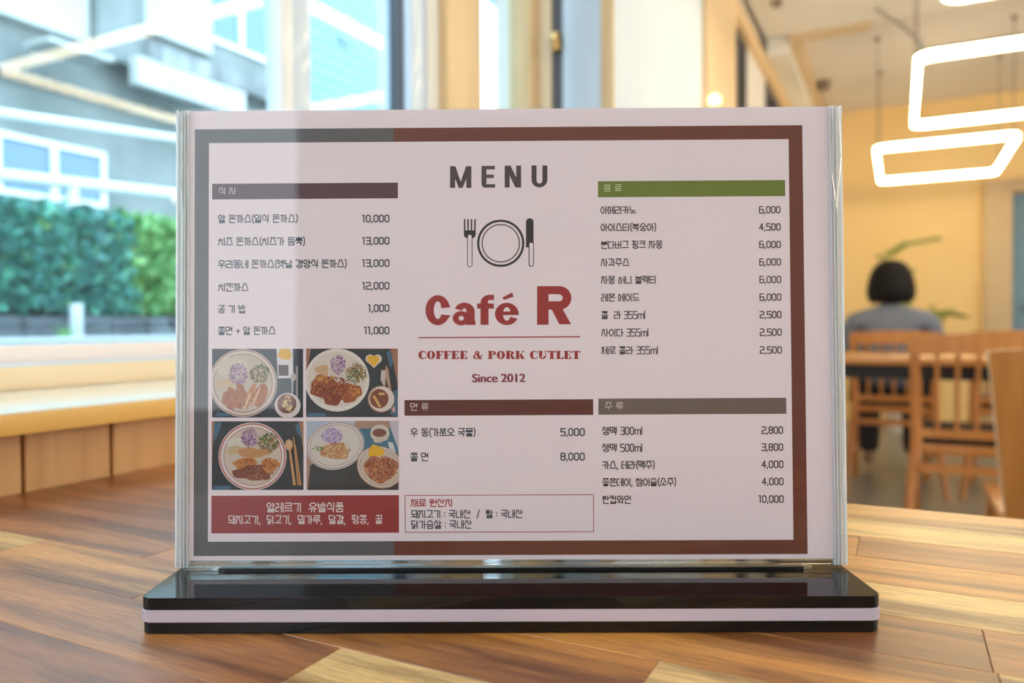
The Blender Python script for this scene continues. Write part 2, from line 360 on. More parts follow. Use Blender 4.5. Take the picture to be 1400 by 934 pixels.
# ================================================================ OUR TABLE
TX0, TX1, TY0, TY1 = .002, 1.32, -.16, .592
tb = thing('table', 'butcher-block table top of mixed light and dark wood strips under the menu stand', 'table', (TX0, TY0, 0))
pal = [(.66, .28, .06), (.84, .46, .14), (.46, .17, .045), (.92, .62, .26), (.58, .23, .05), (.36, .125, .035), (.86, .54, .20), (.70, .31, .07), (.54, .21, .055), (.80, .40, .11)]
rg = random.Random(12)
nrow = 17; rw = (TY1-TY0)/nrow
last = None
for i in range(nrow):
    yy = i*rw; x = 0; L = TX1-TX0; nx = rg.uniform(.08, .3)
    while x < L-.001:
        x1 = min(L, x+nx)
        if L-x1 < .08: x1 = L
        g_ = .00008
        bm = bmesh.new(); bm_box(bm, -(x1-x)/2+g_, (x1-x)/2-g_, -rw/2+g_, rw/2-g_, -.03, 0, .0003, 1)
        o = obj('plank', bm, M['plank'], tb); o.location = ((x+x1)/2, yy+rw/2, .75)
        cidx = rg.randrange(len(pal))
        while cidx == last: cidx = rg.randrange(len(pal))
        last = cidx; cc = pal[cidx]; v = rg.uniform(.78, 1.0)
        o.color = (cc[0]*v, cc[1]*v, cc[2]*v, 1)
        x = x1; nx = rg.uniform(.13, .36)
box('apron', M['honeywood'], .06, TX1-.06, .06, TY1-TY0-.06, .66, .72, tb, bev=.002)
for sx in (.08, TX1-.08):
    for sy in (.08, TY1-TY0-.08): box('leg', M['darkmetal'], sx-.02, sx+.02, sy-.02, sy+.02, 0, .66, tb, bev=.002)

# ================================================================ MENU STAND
HA = R_(26.9-.3692); LEAN = R_(2.2813); HB = .0153; HP = .2136; PW = .310
stand = thing('menu_stand', 'clear acrylic menu holder on a black and white striped base in front', 'menu holder', (.451, .3105, .75), (0, 0, HA))
black = mat('glossy_black_acrylic', (.004, .004, .005), .04, spec=.42)
whiteac = mat('white_acrylic', (.54, .47, .57), .22)
def slab(z0, z1, hx, y0, y1, r=.004, n=5, ins=0):
    bm = bmesh.new(); pts = []
    for cx, cy, a0 in ((hx-r, y1-r, 0), (-hx+r, y1-r, 90), (-hx+r, y0+r, 180), (hx-r, y0+r, 270)):
        for i in range(n+1):
            a = R_(a0+90*i/n); pts.append((cx+r*math.cos(a), cy+r*math.sin(a)))
    lo = [bm.verts.new((*p, z0)) for p in pts]; hi = [bm.verts.new((*p, z1)) for p in pts]; m_ = len(pts)
    for k in range(m_): bm.faces.new((lo[k], lo[(k+1) % m_], hi[(k+1) % m_], hi[k]))
    ft = bm.faces.new(hi); fb = bm.faces.new(lo[::-1])
    es = list(ft.edges)+list(fb.edges)
    bmesh.ops.bevel(bm, geom=es, offset=.00035, segments=2, affect='EDGES')
    return bm
obj('base_layer', slab(.0002, .0051, .1540, -.0337, .040), black, stand, True, label='bottom black layer of the base')
obj('base_layer', slab(.0051, .0102, .1546, -.0341, .0404), whiteac, stand, True, label='middle white layer of the base')
obj('base_layer', slab(.0102, .0153, .1542, -.0340, .040), black, stand, True, label='glossy black top layer of the base')
# holder panel frame (leans back); local axes x right, z up the sheet, y away from viewer
def lean_part(o):
    o.rotation_euler = (-LEAN, 0, 0); o.location = (0, 0, HB+.001); return o
acr = thin_glass('clear_acrylic_face', 1.49, (.985, .99, .99), boost=1.0)
acr_edge = thin_glass('clear_acrylic_edge', 1.49, (.99, .995, 1.0), boost=1.6)
def edge_highlight_mat():
    m = glass('edge_highlight_white', 1.25, (.98, .99, 1)); n = m.node_tree.nodes; l = m.node_tree.links
    g = [x for x in n if x.type == 'BSDF_GLASS'][0]; o = [x for x in n if x.type == 'OUTPUT_MATERIAL'][0]
    d = n.new('ShaderNodeBsdfDiffuse'); d.inputs[0].default_value = (.96, .97, .98, 1); t = n.new('ShaderNodeBsdfTranslucent'); t.inputs[0].default_value = (.96, .98, 1, 1)
    a = n.new('ShaderNodeMixShader'); b = n.new('ShaderNodeMixShader'); b.inputs[0].default_value = .8; a.inputs[0].default_value = .5
    l.new(d.outputs[0], a.inputs[1]); l.new(t.outputs[0], a.inputs[2]); l.new(g.outputs[0], b.inputs[1]); l.new(a.outputs[0], b.inputs[2]); l.new(b.outputs[0], o.inputs[0]); return m
hilite = edge_highlight_mat()
EW = .0058   # width of the solid clear side margins
bm = bmesh.new(); bm_box(bm, -PW/2+EW, PW/2-EW, 0, .0006, .0035, HP)
lean_part(obj('front_sheet', bm, acr, stand))
bm = bmesh.new(); bm_box(bm, -PW/2+EW, PW/2-EW, .0042, .0048, .0035, HP)
lean_part(obj('back_sheet', bm, acr, stand))
for s in (-1, 1):
    xa, xb = sorted((s*PW/2, s*(PW/2-EW)))
    bm = bmesh.new(); bm_box(bm, xa, xb, 0, .0048, .0, HP, .0005, 2); lean_part(obj('side_edge', bm, acr_edge, stand, True))
    for off, wd in ((.0002, .0007), (.0026, .00025), (.0040, .00035), (.0055, .0002)):  # thin white strips paint highlights into the clear edges
        xa, xb = sorted((s*(PW/2-off), s*(PW/2-off-wd)))
        bm = bmesh.new(); bm_box(bm, xa, xb, .0006, .0042, .0008, HP-.0004); lean_part(obj('edge_highlight', bm, hilite, stand))
bm = bmesh.new(); bm_box(bm, -PW/2+.0022, PW/2-.0022, 0, .0048, 0, .0016, .0005, 2); bm_box(bm, -PW/2+EW, PW/2-EW, .0002, .0046, .0017, .0034, .0004, 2)
lean_part(obj('bottom_edge', bm, acr_edge, stand, True))
for s in (-1, 1):
    bm = bmesh.new(); bm_box(bm, s*.1365-.002, s*.1365+.002, .0, .004, HB-.0002, HB+.0012, .0003, 2); bm_box(bm, s*.1345-.003, s*.1345+.003, -.0006, .0, HB, HB+.0009, .0002, 1)
    obj('clip', bm, acr_edge, stand, True)
bm = bmesh.new(); bm_box(bm, -.1345, .1345, .0004, .0044, HB-.004, HB+.0013); obj('tongue', bm, mat('slot_black', (.003, .003, .004), .3), stand)

# ---- printed sheet inside the holder
base_m = stand.matrix_basis.copy()
sheetM = Matrix.Translation((.451, .3105, .75)) @ Matrix.Rotation(HA, 4, 'Z') @ Matrix.Translation((0, 0, HB+.001)) @ Matrix.Rotation(-LEAN, 4, 'X') @ Matrix.Translation((0, .0022, 0))
sheet = thing('menu_sheet', 'printed restaurant menu sheet with dark border inside the clear holder', 'menu')
sheet.matrix_world = sheetM
inv = sheetM.inverted()
def PL(px, py):
    """point of the photo -> sheet millimetre plane (u, v) in metres"""
    o_ = inv @ CAM; d = inv.to_3x3() @ ray(px, py); k = -o_.y/d.y; q = o_ + d*k
    return q.x, q.z
PXM = .000339
def flat(name, polys, m, layer, parent=None, label=None):
    """polys: list of lists of (u,v) [or (pts, material index)] printed flat on the sheet"""
    bm = bmesh.new()
    for pi_, P in enumerate(polys):
        mi = 0; ly = (pi_ % 9)*.07
        if isinstance(P, tuple): P, mi, ly = (*P, 0)[:3]
        vs = [bm.verts.new((p[0], -(layer+ly)*.000012, p[1])) for p in P]
        try: f = bm.faces.new(vs); f.material_index = mi
        except Exception: continue
    me_polys = [f for f in bm.faces if len(f.verts) > 4]
    if me_polys: bmesh.ops.triangulate(bm, faces=me_polys, ngon_method='EAR_CLIP')
    for f in bm.faces: f.normal_update()
    for f in bm.faces:
        if f.normal.y > 0: f.normal_flip()
    me = bpy.data.meshes.new(name); bm.to_mesh(me); bm.free()
    for x in (m if isinstance(m, (list, tuple)) else [m]): me.materials.append(x)
    o = bpy.data.objects.new(name, me); C.objects.link(o); o.parent = parent or sheet
    if label: o['label'] = label
    return o
def ink(name, c): return mat(name, c, .45, spec=.3)
I = dict(paper=ink('paper', (.75, .64, .71)), slate=ink('ink_slate', (.018, .032, .055)), dark=ink('ink_dark', (.018, .012, .013)), grey=ink('ink_frame_grey', (.095, .090, .100)),
         brown=ink('ink_frame_brown', (.135, .032, .022)), plum=ink('ink_plum', (.085, .030, .042)), maroon=ink('ink_maroon', (.10, .016, .014)), taupe=ink('ink_taupe', (.14, .10, .088)),
         green=ink('ink_green', (.13, .17, .025)), red=ink('ink_red', (.30, .018, .022)), red2=ink('ink_red_block', (.27, .026, .032)), white=ink('ink_white', (.74, .66, .66)),
         charcoal=ink('ink_charcoal', (.062, .042, .050)), lime=ink('ink_pale_green', (.62, .68, .40)))
u0, _ = PL(257, 460); u1, _ = PL(1141, 460); v1 = HP-.0004; v0 = .0036
bm = bmesh.new(); bm_box(bm, u0, u1, .0, .0002, v0, v1); obj('paper', bm, I['paper'], sheet)
def rect(x0, y0, x1, y1):
    a = PL(x0, (y0+y1)/2)[0]; b = PL(x1, (y0+y1)/2)[0]; c_ = PL((x0+x1)/2, y0)[1]; d = PL((x0+x1)/2, y1)[1]
    return [(a, d), (b, d), (b, c_), (a, c_)]
# frame border: outer/inner in sheet coordinates
oa, ob = PL(265.5, 468)[0], PL(1100.5, 468)[0]; oc, od = PL(684, 174)[1], PL(684, 759)[1]
ia, ib = PL(285, 468)[0], PL(1081.5, 468)[0]; ic, id_ = PL(684, 193)[1], PL(684, 739.5)[1]; sp = PL(538.5, 468)[0]
q = lambda a, b, c_, d: [(a, d), (b, d), (b, c_), (a, c_)]
flat('frame_border', [q(oa, ia, oc, od), q(ia, sp, oc, ic), q(ia, sp, id_, od)], I['grey'], 1, label='grey left part of the printed border')
flat('frame_border', [q(ib, ob, oc, od), q(sp, ib, oc, ic), q(sp, ib, id_, od)], I['brown'], 1, label='brown-red right part of the printed border')
flat('header_bar', [rect(290, 250.5, 544, 272)], I['plum'], 1, label='plum header bar')
flat('header_bar', [rect(553, 546.5, 811, 568)], I['maroon'], 1, label='maroon header bar')
flat('header_bar', [rect(817.5, 247, 1073.5, 269)], I['green'], 1, label='green header bar')
flat('header_bar', [rect(818, 544.5, 1075, 566.5)], I['taupe'], 1, label='grey header bar')
flat('notice_block', [rect(289, 677.5, 545.5, 729)], I['red2'], 1, label='red notice block')
flat('rule_line', [rect(572, 460.3, 793, 462)], I['red'], 1)
L_ = rect(553.5, 676.5, 812, 728); t_ = PXM*1.0
(a, d), (b, _), (_, c_), _ = L_
flat('outline_box', [q(a, b, c_, c_-t_), q(a, b, d+t_, d), q(a, a+t_, c_, d), q(b-t_, b, c_, d)], I['red'], 1, label='thin red outlined box')

# ---- stroke lettering ------------------------------------------------------
def rr(x0, y0, x1, y1, r=.25):
    w_, h_ = x1-x0, y1-y0; a = r*min(w_, h_)
    return [(x0+a, y0), (x1-a, y0), (x1, y0+a), (x1, y1-a), (x1-a, y1), (x0+a, y1), (x0, y1-a), (x0, y0+a), (x0+a, y0)]
JC = {
 'ㄱ': [[(0, 0), (1, 0), (.85, 1)]], 'ㄴ': [[(0, 0), (0, 1), (1, 1)]], 'ㄷ': [[(1, 0), (0, 0), (0, 1), (1, 1)]],
 'ㄹ': [[(0, 0), (1, 0), (1, .5), (0, .5), (0, 1), (1, 1)]], 'ㅁ': [[(0, 0), (1, 0), (1, 1), (0, 1), (0, 0)]],
 'ㅂ': [[(0, 0), (0, 1), (1, 1), (1, 0)], [(0, .5), (1, .5)]], 'ㅅ': [[(0, 1), (.32, 0), (.68, 0), (1, 1)]],
 'ㅇ': [rr(0, 0, 1, 1, .34)], 'ㅈ': [[(0, 0), (1, 0)], [(0, 1), (.34, 0)], [(.66, 0), (1, 1)]],
 'ㅊ': [[(.5, 0), (.5, .24)], [(0, .24), (1, .24)], [(0, 1), (.34, .24)], [(.66, .24), (1, 1)]],
 'ㅋ': [[(0, 0), (1, 0), (.85, 1)], [(0, .5), (.92, .5)]], 'ㅌ': [[(1, 0), (0, 0), (0, 1), (1, 1)], [(0, .5), (1, .5)]],
 'ㅍ': [[(0, 0), (1, 0)], [(0, 1), (1, 1)], [(.3, 0), (.3, 1)], [(.7, 0), (.7, 1)]],
 'ㅎ': [[(.5, 0), (.5, .2)], [(0, .22), (1, .22)], rr(.08, .48, .92, 1, .34)],
}
def dbl(k): return [[(x*.42, y) for x, y in s] for s in JC[k]] + [[(.58+x*.42, y) for x, y in s] for s in JC[k]]
for a, b in (('ㄲ', 'ㄱ'), ('ㄸ', 'ㄷ'), ('ㅃ', 'ㅂ'), ('ㅆ', 'ㅅ'), ('ㅉ', 'ㅈ')): JC[a] = dbl(b)
JC['ㄺ'] = [[(x*.42, y) for x, y in s] for s in JC['ㄹ']] + [[(.58+x*.42, y) for x, y in s] for s in JC['ㄱ']]
LEADS = 'ㄱㄲㄴㄷㄸㄹㅁㅂㅃㅅㅆㅇㅈㅉㅊㅋㅌㅍㅎ'
VOW = 'ㅏㅐㅑㅒㅓㅔㅕㅖㅗㅘㅙㅚㅛㅜㅝㅞㅟㅠㅡㅢㅣ'
TAIL = ['', 'ㄱ', 'ㄲ', 'ㄳ', 'ㄴ', 'ㄵ', 'ㄶ', 'ㄷ', 'ㄹ', 'ㄺ', 'ㄻ', 'ㄼ', 'ㄽ', 'ㄾ', 'ㄿ', 'ㅀ', 'ㅁ', 'ㅂ', 'ㅄ', 'ㅅ', 'ㅆ', 'ㅇ', 'ㅈ', 'ㅊ', 'ㅋ', 'ㅌ', 'ㅍ', 'ㅎ']
def fit(strokes, x0, y0, x1, y1): return [[(x0+x*(x1-x0), y0+y*(y1-y0)) for x, y in s] for s in strokes]
def hangul(ch):
    """strokes of a syllable in a box 0..0.9 wide, y 0 (top) .. 1"""
    n = ord(ch)-0xAC00; l, v, t = LEADS[n//588], VOW[n % 588//28], TAIL[n % 28]
    W = .84; out = []; H = .54 if t else 1.0
    if v in 'ㅏㅐㅑㅓㅔㅕㅖㅣㅒ':
        two = v in 'ㅐㅔㅖㅒ'
        cw = (.46 if v in 'ㅏㅑ' else .56) if not two else .38
        if v in 'ㅓㅔㅕㅖ': cw -= .08
        out += fit(JC[l], 0, 0 if t else .06, cw-.02, H-.07 if t else .94)
        vh = H-.01 if t else 1.0; st = W-.0
        if v == 'ㅣ': out += [[(W-.08, 0), (W-.08, vh)]]
        elif v in 'ㅏㅑ':
            X = W-.17; out += [[(X, 0), (X, vh)]]
            for yy in ([.5] if v == 'ㅏ' else [.33, .67]): out += [[(X, vh*yy), (W+.02, vh*yy)]]
        elif v in 'ㅓㅕ':
            X = W-.06; out += [[(X, 0), (X, vh)]]
            for yy in ([.5] if v == 'ㅓ' else [.33, .67]): out += [[(X-.2, vh*yy), (X, vh*yy)]]
        elif v in 'ㅐㅒ':
            out += [[(W-.27, 0), (W-.27, vh)], [(W-.04, 0), (W-.04, vh)], [(W-.27, vh*.5), (W-.04, vh*.5)]]
        else:
            out += [[(W-.22, 0), (W-.22, vh)], [(W-.02, 0), (W-.02, vh)]]
            for yy in ([.5] if v == 'ㅔ' else [.33, .67]): out += [[(W-.38, vh*yy), (W-.22, vh*yy)]]
        if t: out += fit(JC[t], .12, .68, W-.06, 1)
    elif v in 'ㅘㅙㅝㅢ':
        out += fit(JC[l], .03, 0, .48, (.30 if t else .52))
        yb = .46 if t else .84
        out += [[(-.0, yb), (.56, yb)]]
        if v in 'ㅘㅙ': out += [[(.27, yb-.17), (.27, yb)]]
        elif v == 'ㅝ': out += [[(.27, yb), (.27, yb+.14)]]
        vh = .6 if t else 1.0
        if v == 'ㅘ': out += [[(.70, 0), (.70, vh)], [(.70, vh*.45), (W, vh*.45)]]
        elif v == 'ㅙ': out += [[(.64, 0), (.64, vh)], [(.84, 0), (.84, vh)], [(.64, vh*.45), (.84, vh*.45)]]
        elif v == 'ㅝ': out += [[(.80, 0), (.80, vh)], [(.62, vh*.55), (.80, vh*.55)]]
        else: out += [[(.78, 0), (.78, vh)]]
        if t: out += fit(JC[t], .14, .72, W-.05, 1)
    else:
        if t: c1, yb, t0 = .26, .50, .70
        else: c1, yb, t0 = .58, .88, 1
        if v in 'ㅜㅠ': yb = .42 if t else .66; c1 = .27 if t else .46
        if l in 'ㅅㅆㅈㅉㅊ' and v == 'ㅡ' and not t: c1 = .70; yb = .92
        out += fit(JC[l], .08, 0, W-.08, c1)
        out += [[(0, yb), (W, yb)]]
        if v == 'ㅗ': out += [[(W/2, c1), (W/2, yb)]]
        if v == 'ㅛ': out += [[(W*.33, c1+.04), (W*.33, yb)], [(W*.67, c1+.04), (W*.67, yb)]]
        if v == 'ㅜ': out += [[(W/2, yb), (W/2, 1 if not t else .56)]]
        if v == 'ㅠ': out += [[(W*.32, yb), (W*.32, 1 if not t else .56)], [(W*.68, yb), (W*.68, 1 if not t else .56)]]
        if t: out += fit(JC[t], .10, t0, W-.10, 1)
    return out, 1.0
LAT = {
 '0': ([rr(0, 0, .44, 1, .34)], .63), '1': ([[(.0, .0), (.15, 0), (.15, 1)]], .42), '2': ([[(0, .0), (.36, 0), (.46, .1), (.46, .42), (.0, .6), (0, 1), (.46, 1)]], .64),
 '3': ([[(0, 0), (.46, 0), (.46, 1), (0, 1)], [(.08, .47), (.46, .47)]], .64), '4': ([[(.34, 1), (.34, 0), (.0, .68), (.5, .68)]], .66),
 '5': ([[(.45, 0), (0, 0), (0, .45), (.38, .45), (.46, .53), (.46, .92), (.38, 1), (0, 1)]], .64), '6': ([[(.42, 0), (.08, 0), (0, .1), (0, 1), (.46, 1), (.46, .45), (0, .45)]], .64),
 '8': ([rr(0, 0, .46, .46, .3), rr(0, .46, .46, 1, .3)], .64), ',': ([[(.04, .92), (.0, 1.14)]], .26),
 '(': ([[(.2, -.08), (.06, .2), (.06, .8), (.2, 1.1)]], .32), ')': ([[(0, -.08), (.14, .2), (.14, .8), (0, 1.1)]], .30),
 '+': ([[(.0, .55), (.44, .55)], [(.22, .3), (.22, .8)]], .58), '/': ([[(0, 1.05), (.3, -.05)]], .45), ':': ([[(.04, .30), (.04, .36)], [(.04, .72), (.04, .78)]], .22),
 'm': ([[(0, 1), (0, .34)], [(0, .36), (.66, .36), (.72, .44), (.72, 1)], [(.36, .36), (.36, 1)]], .86), 'l': ([[(.02, -.02), (.02, 1)]], .14), ' ': ([], .38),
}
def seg_quad(a, b, w_):
    dx, dy = b[0]-a[0], b[1]-a[1]; n = math.hypot(dx, dy)
    if n < 1e-9: return None
    dx, dy = dx/n, dy/n; h = w_/2; e = h*.9
    ax, ay, bx, by = a[0]-dx*e, a[1]-dy*e, b[0]+dx*e, b[1]+dy*e
    return [(ax-dy*h, ay+dx*h), (bx-dy*h, by+dx*h), (bx+dy*h, by-dx*h), (ax+dy*h, ay-dx*h)]
def text(s, x0, x1, yc, m, hpx=11.0, wpx=1.45, layer=3, name='lettering'):
    g_ = []; cx = 0
    for ch in s:
        st, ad = hangul(ch) if 0xAC00 <= ord(ch) <= 0xD7A3 else LAT[ch]
        g_.append((st, cx)); cx += ad
    tot = max((p[0]+c0 for st, c0 in g_ for sk in st for p in sk), default=1)
    a, vc = PL(x0, yc); b = PL(x1, yc)[0]; w_ = wpx*PXM; h_ = hpx*PXM
    a += w_/2; b -= w_/2; sx = (b-a)/tot; hh = h_-w_
    polys = []
    for st, c0 in g_:
        for sk in st:
            P = [(a+(c0+p[0])*sx, vc+h_/2-w_/2-p[1]*hh) for p in sk]
            for p, r in zip(P, P[1:]):
                sq = seg_quad(p, r, w_)
                if sq: polys.append(sq)
    return flat(name, polys, m, layer)
SL, DK, WH = I['slate'], I['dark'], I['white']
for s, x1, yc in (('알 돈까스(일식 돈까스)', 407, 299.5), ('치즈 돈까스(치즈가 듬뿍)', 417, 330.5), ('우리동네 돈까스(옛날 경양식 돈까스)', 474, 361.5), ('치킨까스', 340, 393), ('공 기 밥', 336, 423), ('쫄면 + 알 돈까스', 377, 452.5)):
    text(s, 298, x1, yc, SL, 11.8, 1.5)
for s, x0, yc in (('10,000', 495, 299), ('13,000', 495, 329.5), ('13,000', 495, 360), ('12,000', 495, 391), ('1,000', 503, 421.5), ('11,000', 497.5, 452)):
    text(s, x0, 532.5, yc, SL, 10.8, 1.7)
for s, x1, yc in (('우 동(가쓰오 국물)', 650, 591.5), ('쫄 면', 585.5, 625)): text(s, 561, x1, yc, SL, 11.8, 1.5)
for s, yc in (('5,000', 591), ('8,000', 624.5)): text(s, 766, 799.5, yc, SL, 11, 1.7)
text('재료 원산지', 561.5, 618, 688, I['red'], 11, 1.5)
text('돼지고기 : 국내산  /  쌀 : 국내산', 562, 715, 703.3, SL, 11.6, 1.4)
text('닭가슴살 : 국내산', 562, 645.5, 717.5, SL, 11.6, 1.4)
for s, x1, yc, pr in (('아메리카노', 870, 287.5, '6,000'), ('아이스티(복숭아)', 897, 311, '4,500'), ('분다버그 핑크 자몽', 906, 335, '6,000'), ('사과주스', 860.5, 359, '6,000'), ('자몽 허니 블랙티', 896.5, 383, '6,000'),
                      ('레몬 에이드', 874, 407, '6,000'), ('콜  라 355ml', 882, 431, '2,500'), ('사이다 355ml', 886.5, 455, '2,500'), ('제로 콜라 355ml', 899.5, 479.3, '2,500')):
    k = (yc-287)/192*1.3
    text(s, 821+k, x1, yc, DK, 11.2, 1.35); text(pr, 1037.5+k, 1067+k*1.5, yc-.6, DK, 10.3, 1.45)
for s, x1, yc, pr, x0 in (('생맥 300ml', 878, 589.3, '2,800', 1041), ('생맥 500ml', 878, 612.5, '3,800', 1041), ('카스, 테라(맥주)', 895, 636, '4,000', 1041), ('좋은데이, 참이슬(소주)', 924.5, 659.5, '4,000', 1041.5), ('한컵와인', 862.5, 683.5, '10,000', 1037)):
    text(s, 823.3, x1, yc, DK, 11.4, 1.45); text(pr, x0, 1070.5+(yc-588)/95, yc-1, DK, 10.5, 1.5)
for s, x0, x1, yc, m_ in (('식 사', 299, 323, 261.3, WH), ('면 류', 561, 586, 556.5, WH), ('음 료', 825.5, 850, 257.3, I['lime']), ('주 류', 827, 852, 555, WH)):
    text(s, x0, x1, yc, m_, 10, .75)
text('알레르기  유발식품', 364.5, 470, 694, WH, 13.2, 1.25)
text('돼지고기,  닭고기,  밀가루,  달걀,  땅콩,  꿀', 312, 523, 711, WH, 12, 1.15)

# ---- MENU (heavy blocky capitals) ------------------------------------------
def px_poly(pts): return [PL(x, y) for x, y in pts]
def px_rect(x0, y0, x1, y1): return px_poly([(x0, y1), (x1, y1), (x1, y0), (x0, y0)])
def arc(cx, cy, r, a0, a1, n=16, ry=None): return [(cx+r*math.cos(R_(a0+(a1-a0)*i/n)), cy-(ry or r)*math.sin(R_(a0+(a1-a0)*i/n))) for i in range(n+1)]
def ringp(cx, cy, ro, ri, a0=0, a1=360, n=48, ryo=None, ryi=None, ix=0):
    o_ = arc(cx, cy, ro, a0, a1, n, ryo); i_ = arc(cx+ix, cy, ri, a0, a1, n, ryi)
    return [px_poly([o_[k], o_[k+1], i_[k+1], i_[k]]) for k in range(n)]
polys = []
y0, y1 = 227.2, 257
polys += [px_rect(615.3, y0, 622.3, y1), px_rect(637.5, y0, 644.5, y1), px_poly([(615.3, y0), (622.6, y0), (632.8, y1), (627.3, y1)]), px_poly([(637.2, y0), (644.5, y0), (632.5, y1), (627, y1)])]
y0, y1 = 226.8, 256.7
polys += [px_rect(658.3, y0, 665, y1-3), px_rect(658.3, y0, 676.6, y0+4.9), px_rect(662, y0+12, 675.2, y0+16.8), px_rect(661, y1-4.9, 677, y1), px_poly([(658.3, y1-3.5), (661.5, y1), (664, y1), (664, y1-5)])]
y0, y1 = 226.4, 256.4
polys += [px_rect(690, y0, 696.8, y1), px_rect(705.8, y0, 712.5, y1), px_poly([(690, y0), (698, y0), (712.5, y1), (704.5, y1)])]
polys += [px_rect(726.7, 226.2, 733.6, 246), px_rect(741.5, 226.2, 748.3, 246)]
polys += ringp(737.5, 246, 10.8, 4, 180, 360, 20, 10.3, 5)
flat('title_lettering', polys, I['charcoal'], 3, label='dark title MENU')
# ---- fork, plate and knife emblem
polys = ringp(684.6, 332.7, 32.4, 29.2) + ringp(684.6, 332.7, 26.3, 24.8)
for x in (634.2, 638.9, 643.6, 648.3): polys.append(px_rect(x, 299.8, x+2.1, 318))
polys += [px_rect(634.2, 315, 650.4, 321), px_poly([(634.2, 320.8), (650.4, 320.8), (649.5, 324), (647, 325.6), (637.6, 325.6), (635, 324)])]
flat('fork_and_plate_emblem', polys, I['dark'], 3)
polys = [px_poly(arc(642.3, 323.4, 3.6, 180, 0, 10)+arc(642.3, 362, 3.6, 0, -180, 10))]
flat('fork_handle', polys, I['dark'], 4); flat('fork_handle', [px_poly(arc(642.3, 323.4, 2.5, 180, 0, 10)+arc(642.3, 362, 2.5, 0, -180, 10))], I['paper'], 5)
flat('knife_blade', [px_poly(arc(724.3, 303.6, 5.2, 180, 0, 14)+[(729.5, 338.5), (719.1, 338.5)])], I['dark'], 3)
flat('knife_handle', [px_poly([(722.6, 331), (729.9, 331)]+arc(726.25, 361.3, 3.65, 0, -180, 10))], I['dark'], 4)
flat('knife_handle', [px_poly([(724, 332.3), (728.7, 332.3)]+arc(726.35, 361.3, 2.4, 0, -180, 10))], I['paper'], 5)
# ---- Café R, from heavy outlines
def font_text(s, x0, x1, ytop, ybase, m, off, name, track=1.0, cap=.729, label=None):
    cu = bpy.data.curves.new('t', 'FONT'); cu.body = s; cu.size = 1; cu.offset = off; cu.space_character = track; cu.resolution_u = 6
    o = bpy.data.objects.new('t', cu); C.objects.link(o); dg = bpy.context.evaluated_depsgraph_get(); dg.update()
    me = bpy.data.meshes.new_from_object(o.evaluated_get(dg)); bpy.data.objects.remove(o)
    xs = [v.co.x for v in me.vertices]; mx0, mx1 = min(xs), max(xs)
    a, vb = PL(x0, ybase); b = PL(x1, ybase)[0]; vt = PL(x0, ytop)[1]; sx = (b-a)/(mx1-mx0); sy = (vt-vb)/(cap+2*off)
    b3 = bmesh.new()
    for k in (-1, 0, 1):
        t_ = me.copy()
        for v in t_.vertices: v.co = Vector((a+(v.co.x-mx0)*sx+k*PXM*.6, -(3+k*.2)*.000012, vb+(v.co.y+off)*sy))
        b3.from_mesh(t_); bpy.data.meshes.remove(t_)
    b3.to_mesh(me); b3.free()
    me.name = name; me.materials.clear(); me.materials.append(m)
    o = bpy.data.objects.new(name, me); C.objects.link(o); o.parent = sheet
    if label: o['label'] = label
    return o
RD = I['red']
# C
polys = []
pC = ringp(598.6, 424.2, 16.9, 5.4, 33, 327, 44, 20.6, 12.0)
polys += pC
polys += [px_poly([(612.3, 412), (615.9, 420.2), (603.8, 421.6), (602.5, 417.5)]), px_poly([(603.6, 430), (616, 431.2), (612.6, 436), (602.5, 431.5)])]
# a
polys += [px_rect(637.5, 423, 649, 444.4)] + ringp(635, 426, 13.9, 3.2, 0, 162, 20, 12.2, 4.4) + ringp(630.6, 435.2, 11.8, 3.6, 0, 360, 28, 9.8, 3.2) + [px_rect(630, 428, 640, 431.5), px_rect(646, 438.5, 650, 444.4)]
# f
polys += [px_rect(657, 414.5, 668, 444.2), px_rect(652.3, 415, 675.3, 422)] + ringp(668.5, 414.5, 11.5, 1.5, 95, 180, 10, 11.2, 4) + [px_rect(667, 403.1, 675.5, 410.4)]
# é
polys += ringp(692.9, 429.3, 16.2, 5.2, 0, 335, 36, 15.3, 9.2) + [px_rect(685, 426, 709, 430.8)]
polys += [px_poly([(687, 406.7), (700.2, 400), (702.2, 405.8), (688.5, 410.3)])]
# R
polys += [px_rect(734.3, 391.3, 750, 444), px_rect(748, 391.3, 767, 402.3), px_rect(748, 412, 765, 423.5)]
polys += ringp(765, 407.4, 16.2, 4.2, 90, -90, 22, 16.1, 4.6) + [px_rect(764, 391.3, 766, 402.6)]
polys += [px_poly([(752.5, 420), (766.5, 418), (781, 443.5), (764.8, 443.5)])]
flat('logo_lettering', polys, RD, 3, label='large red shop name')
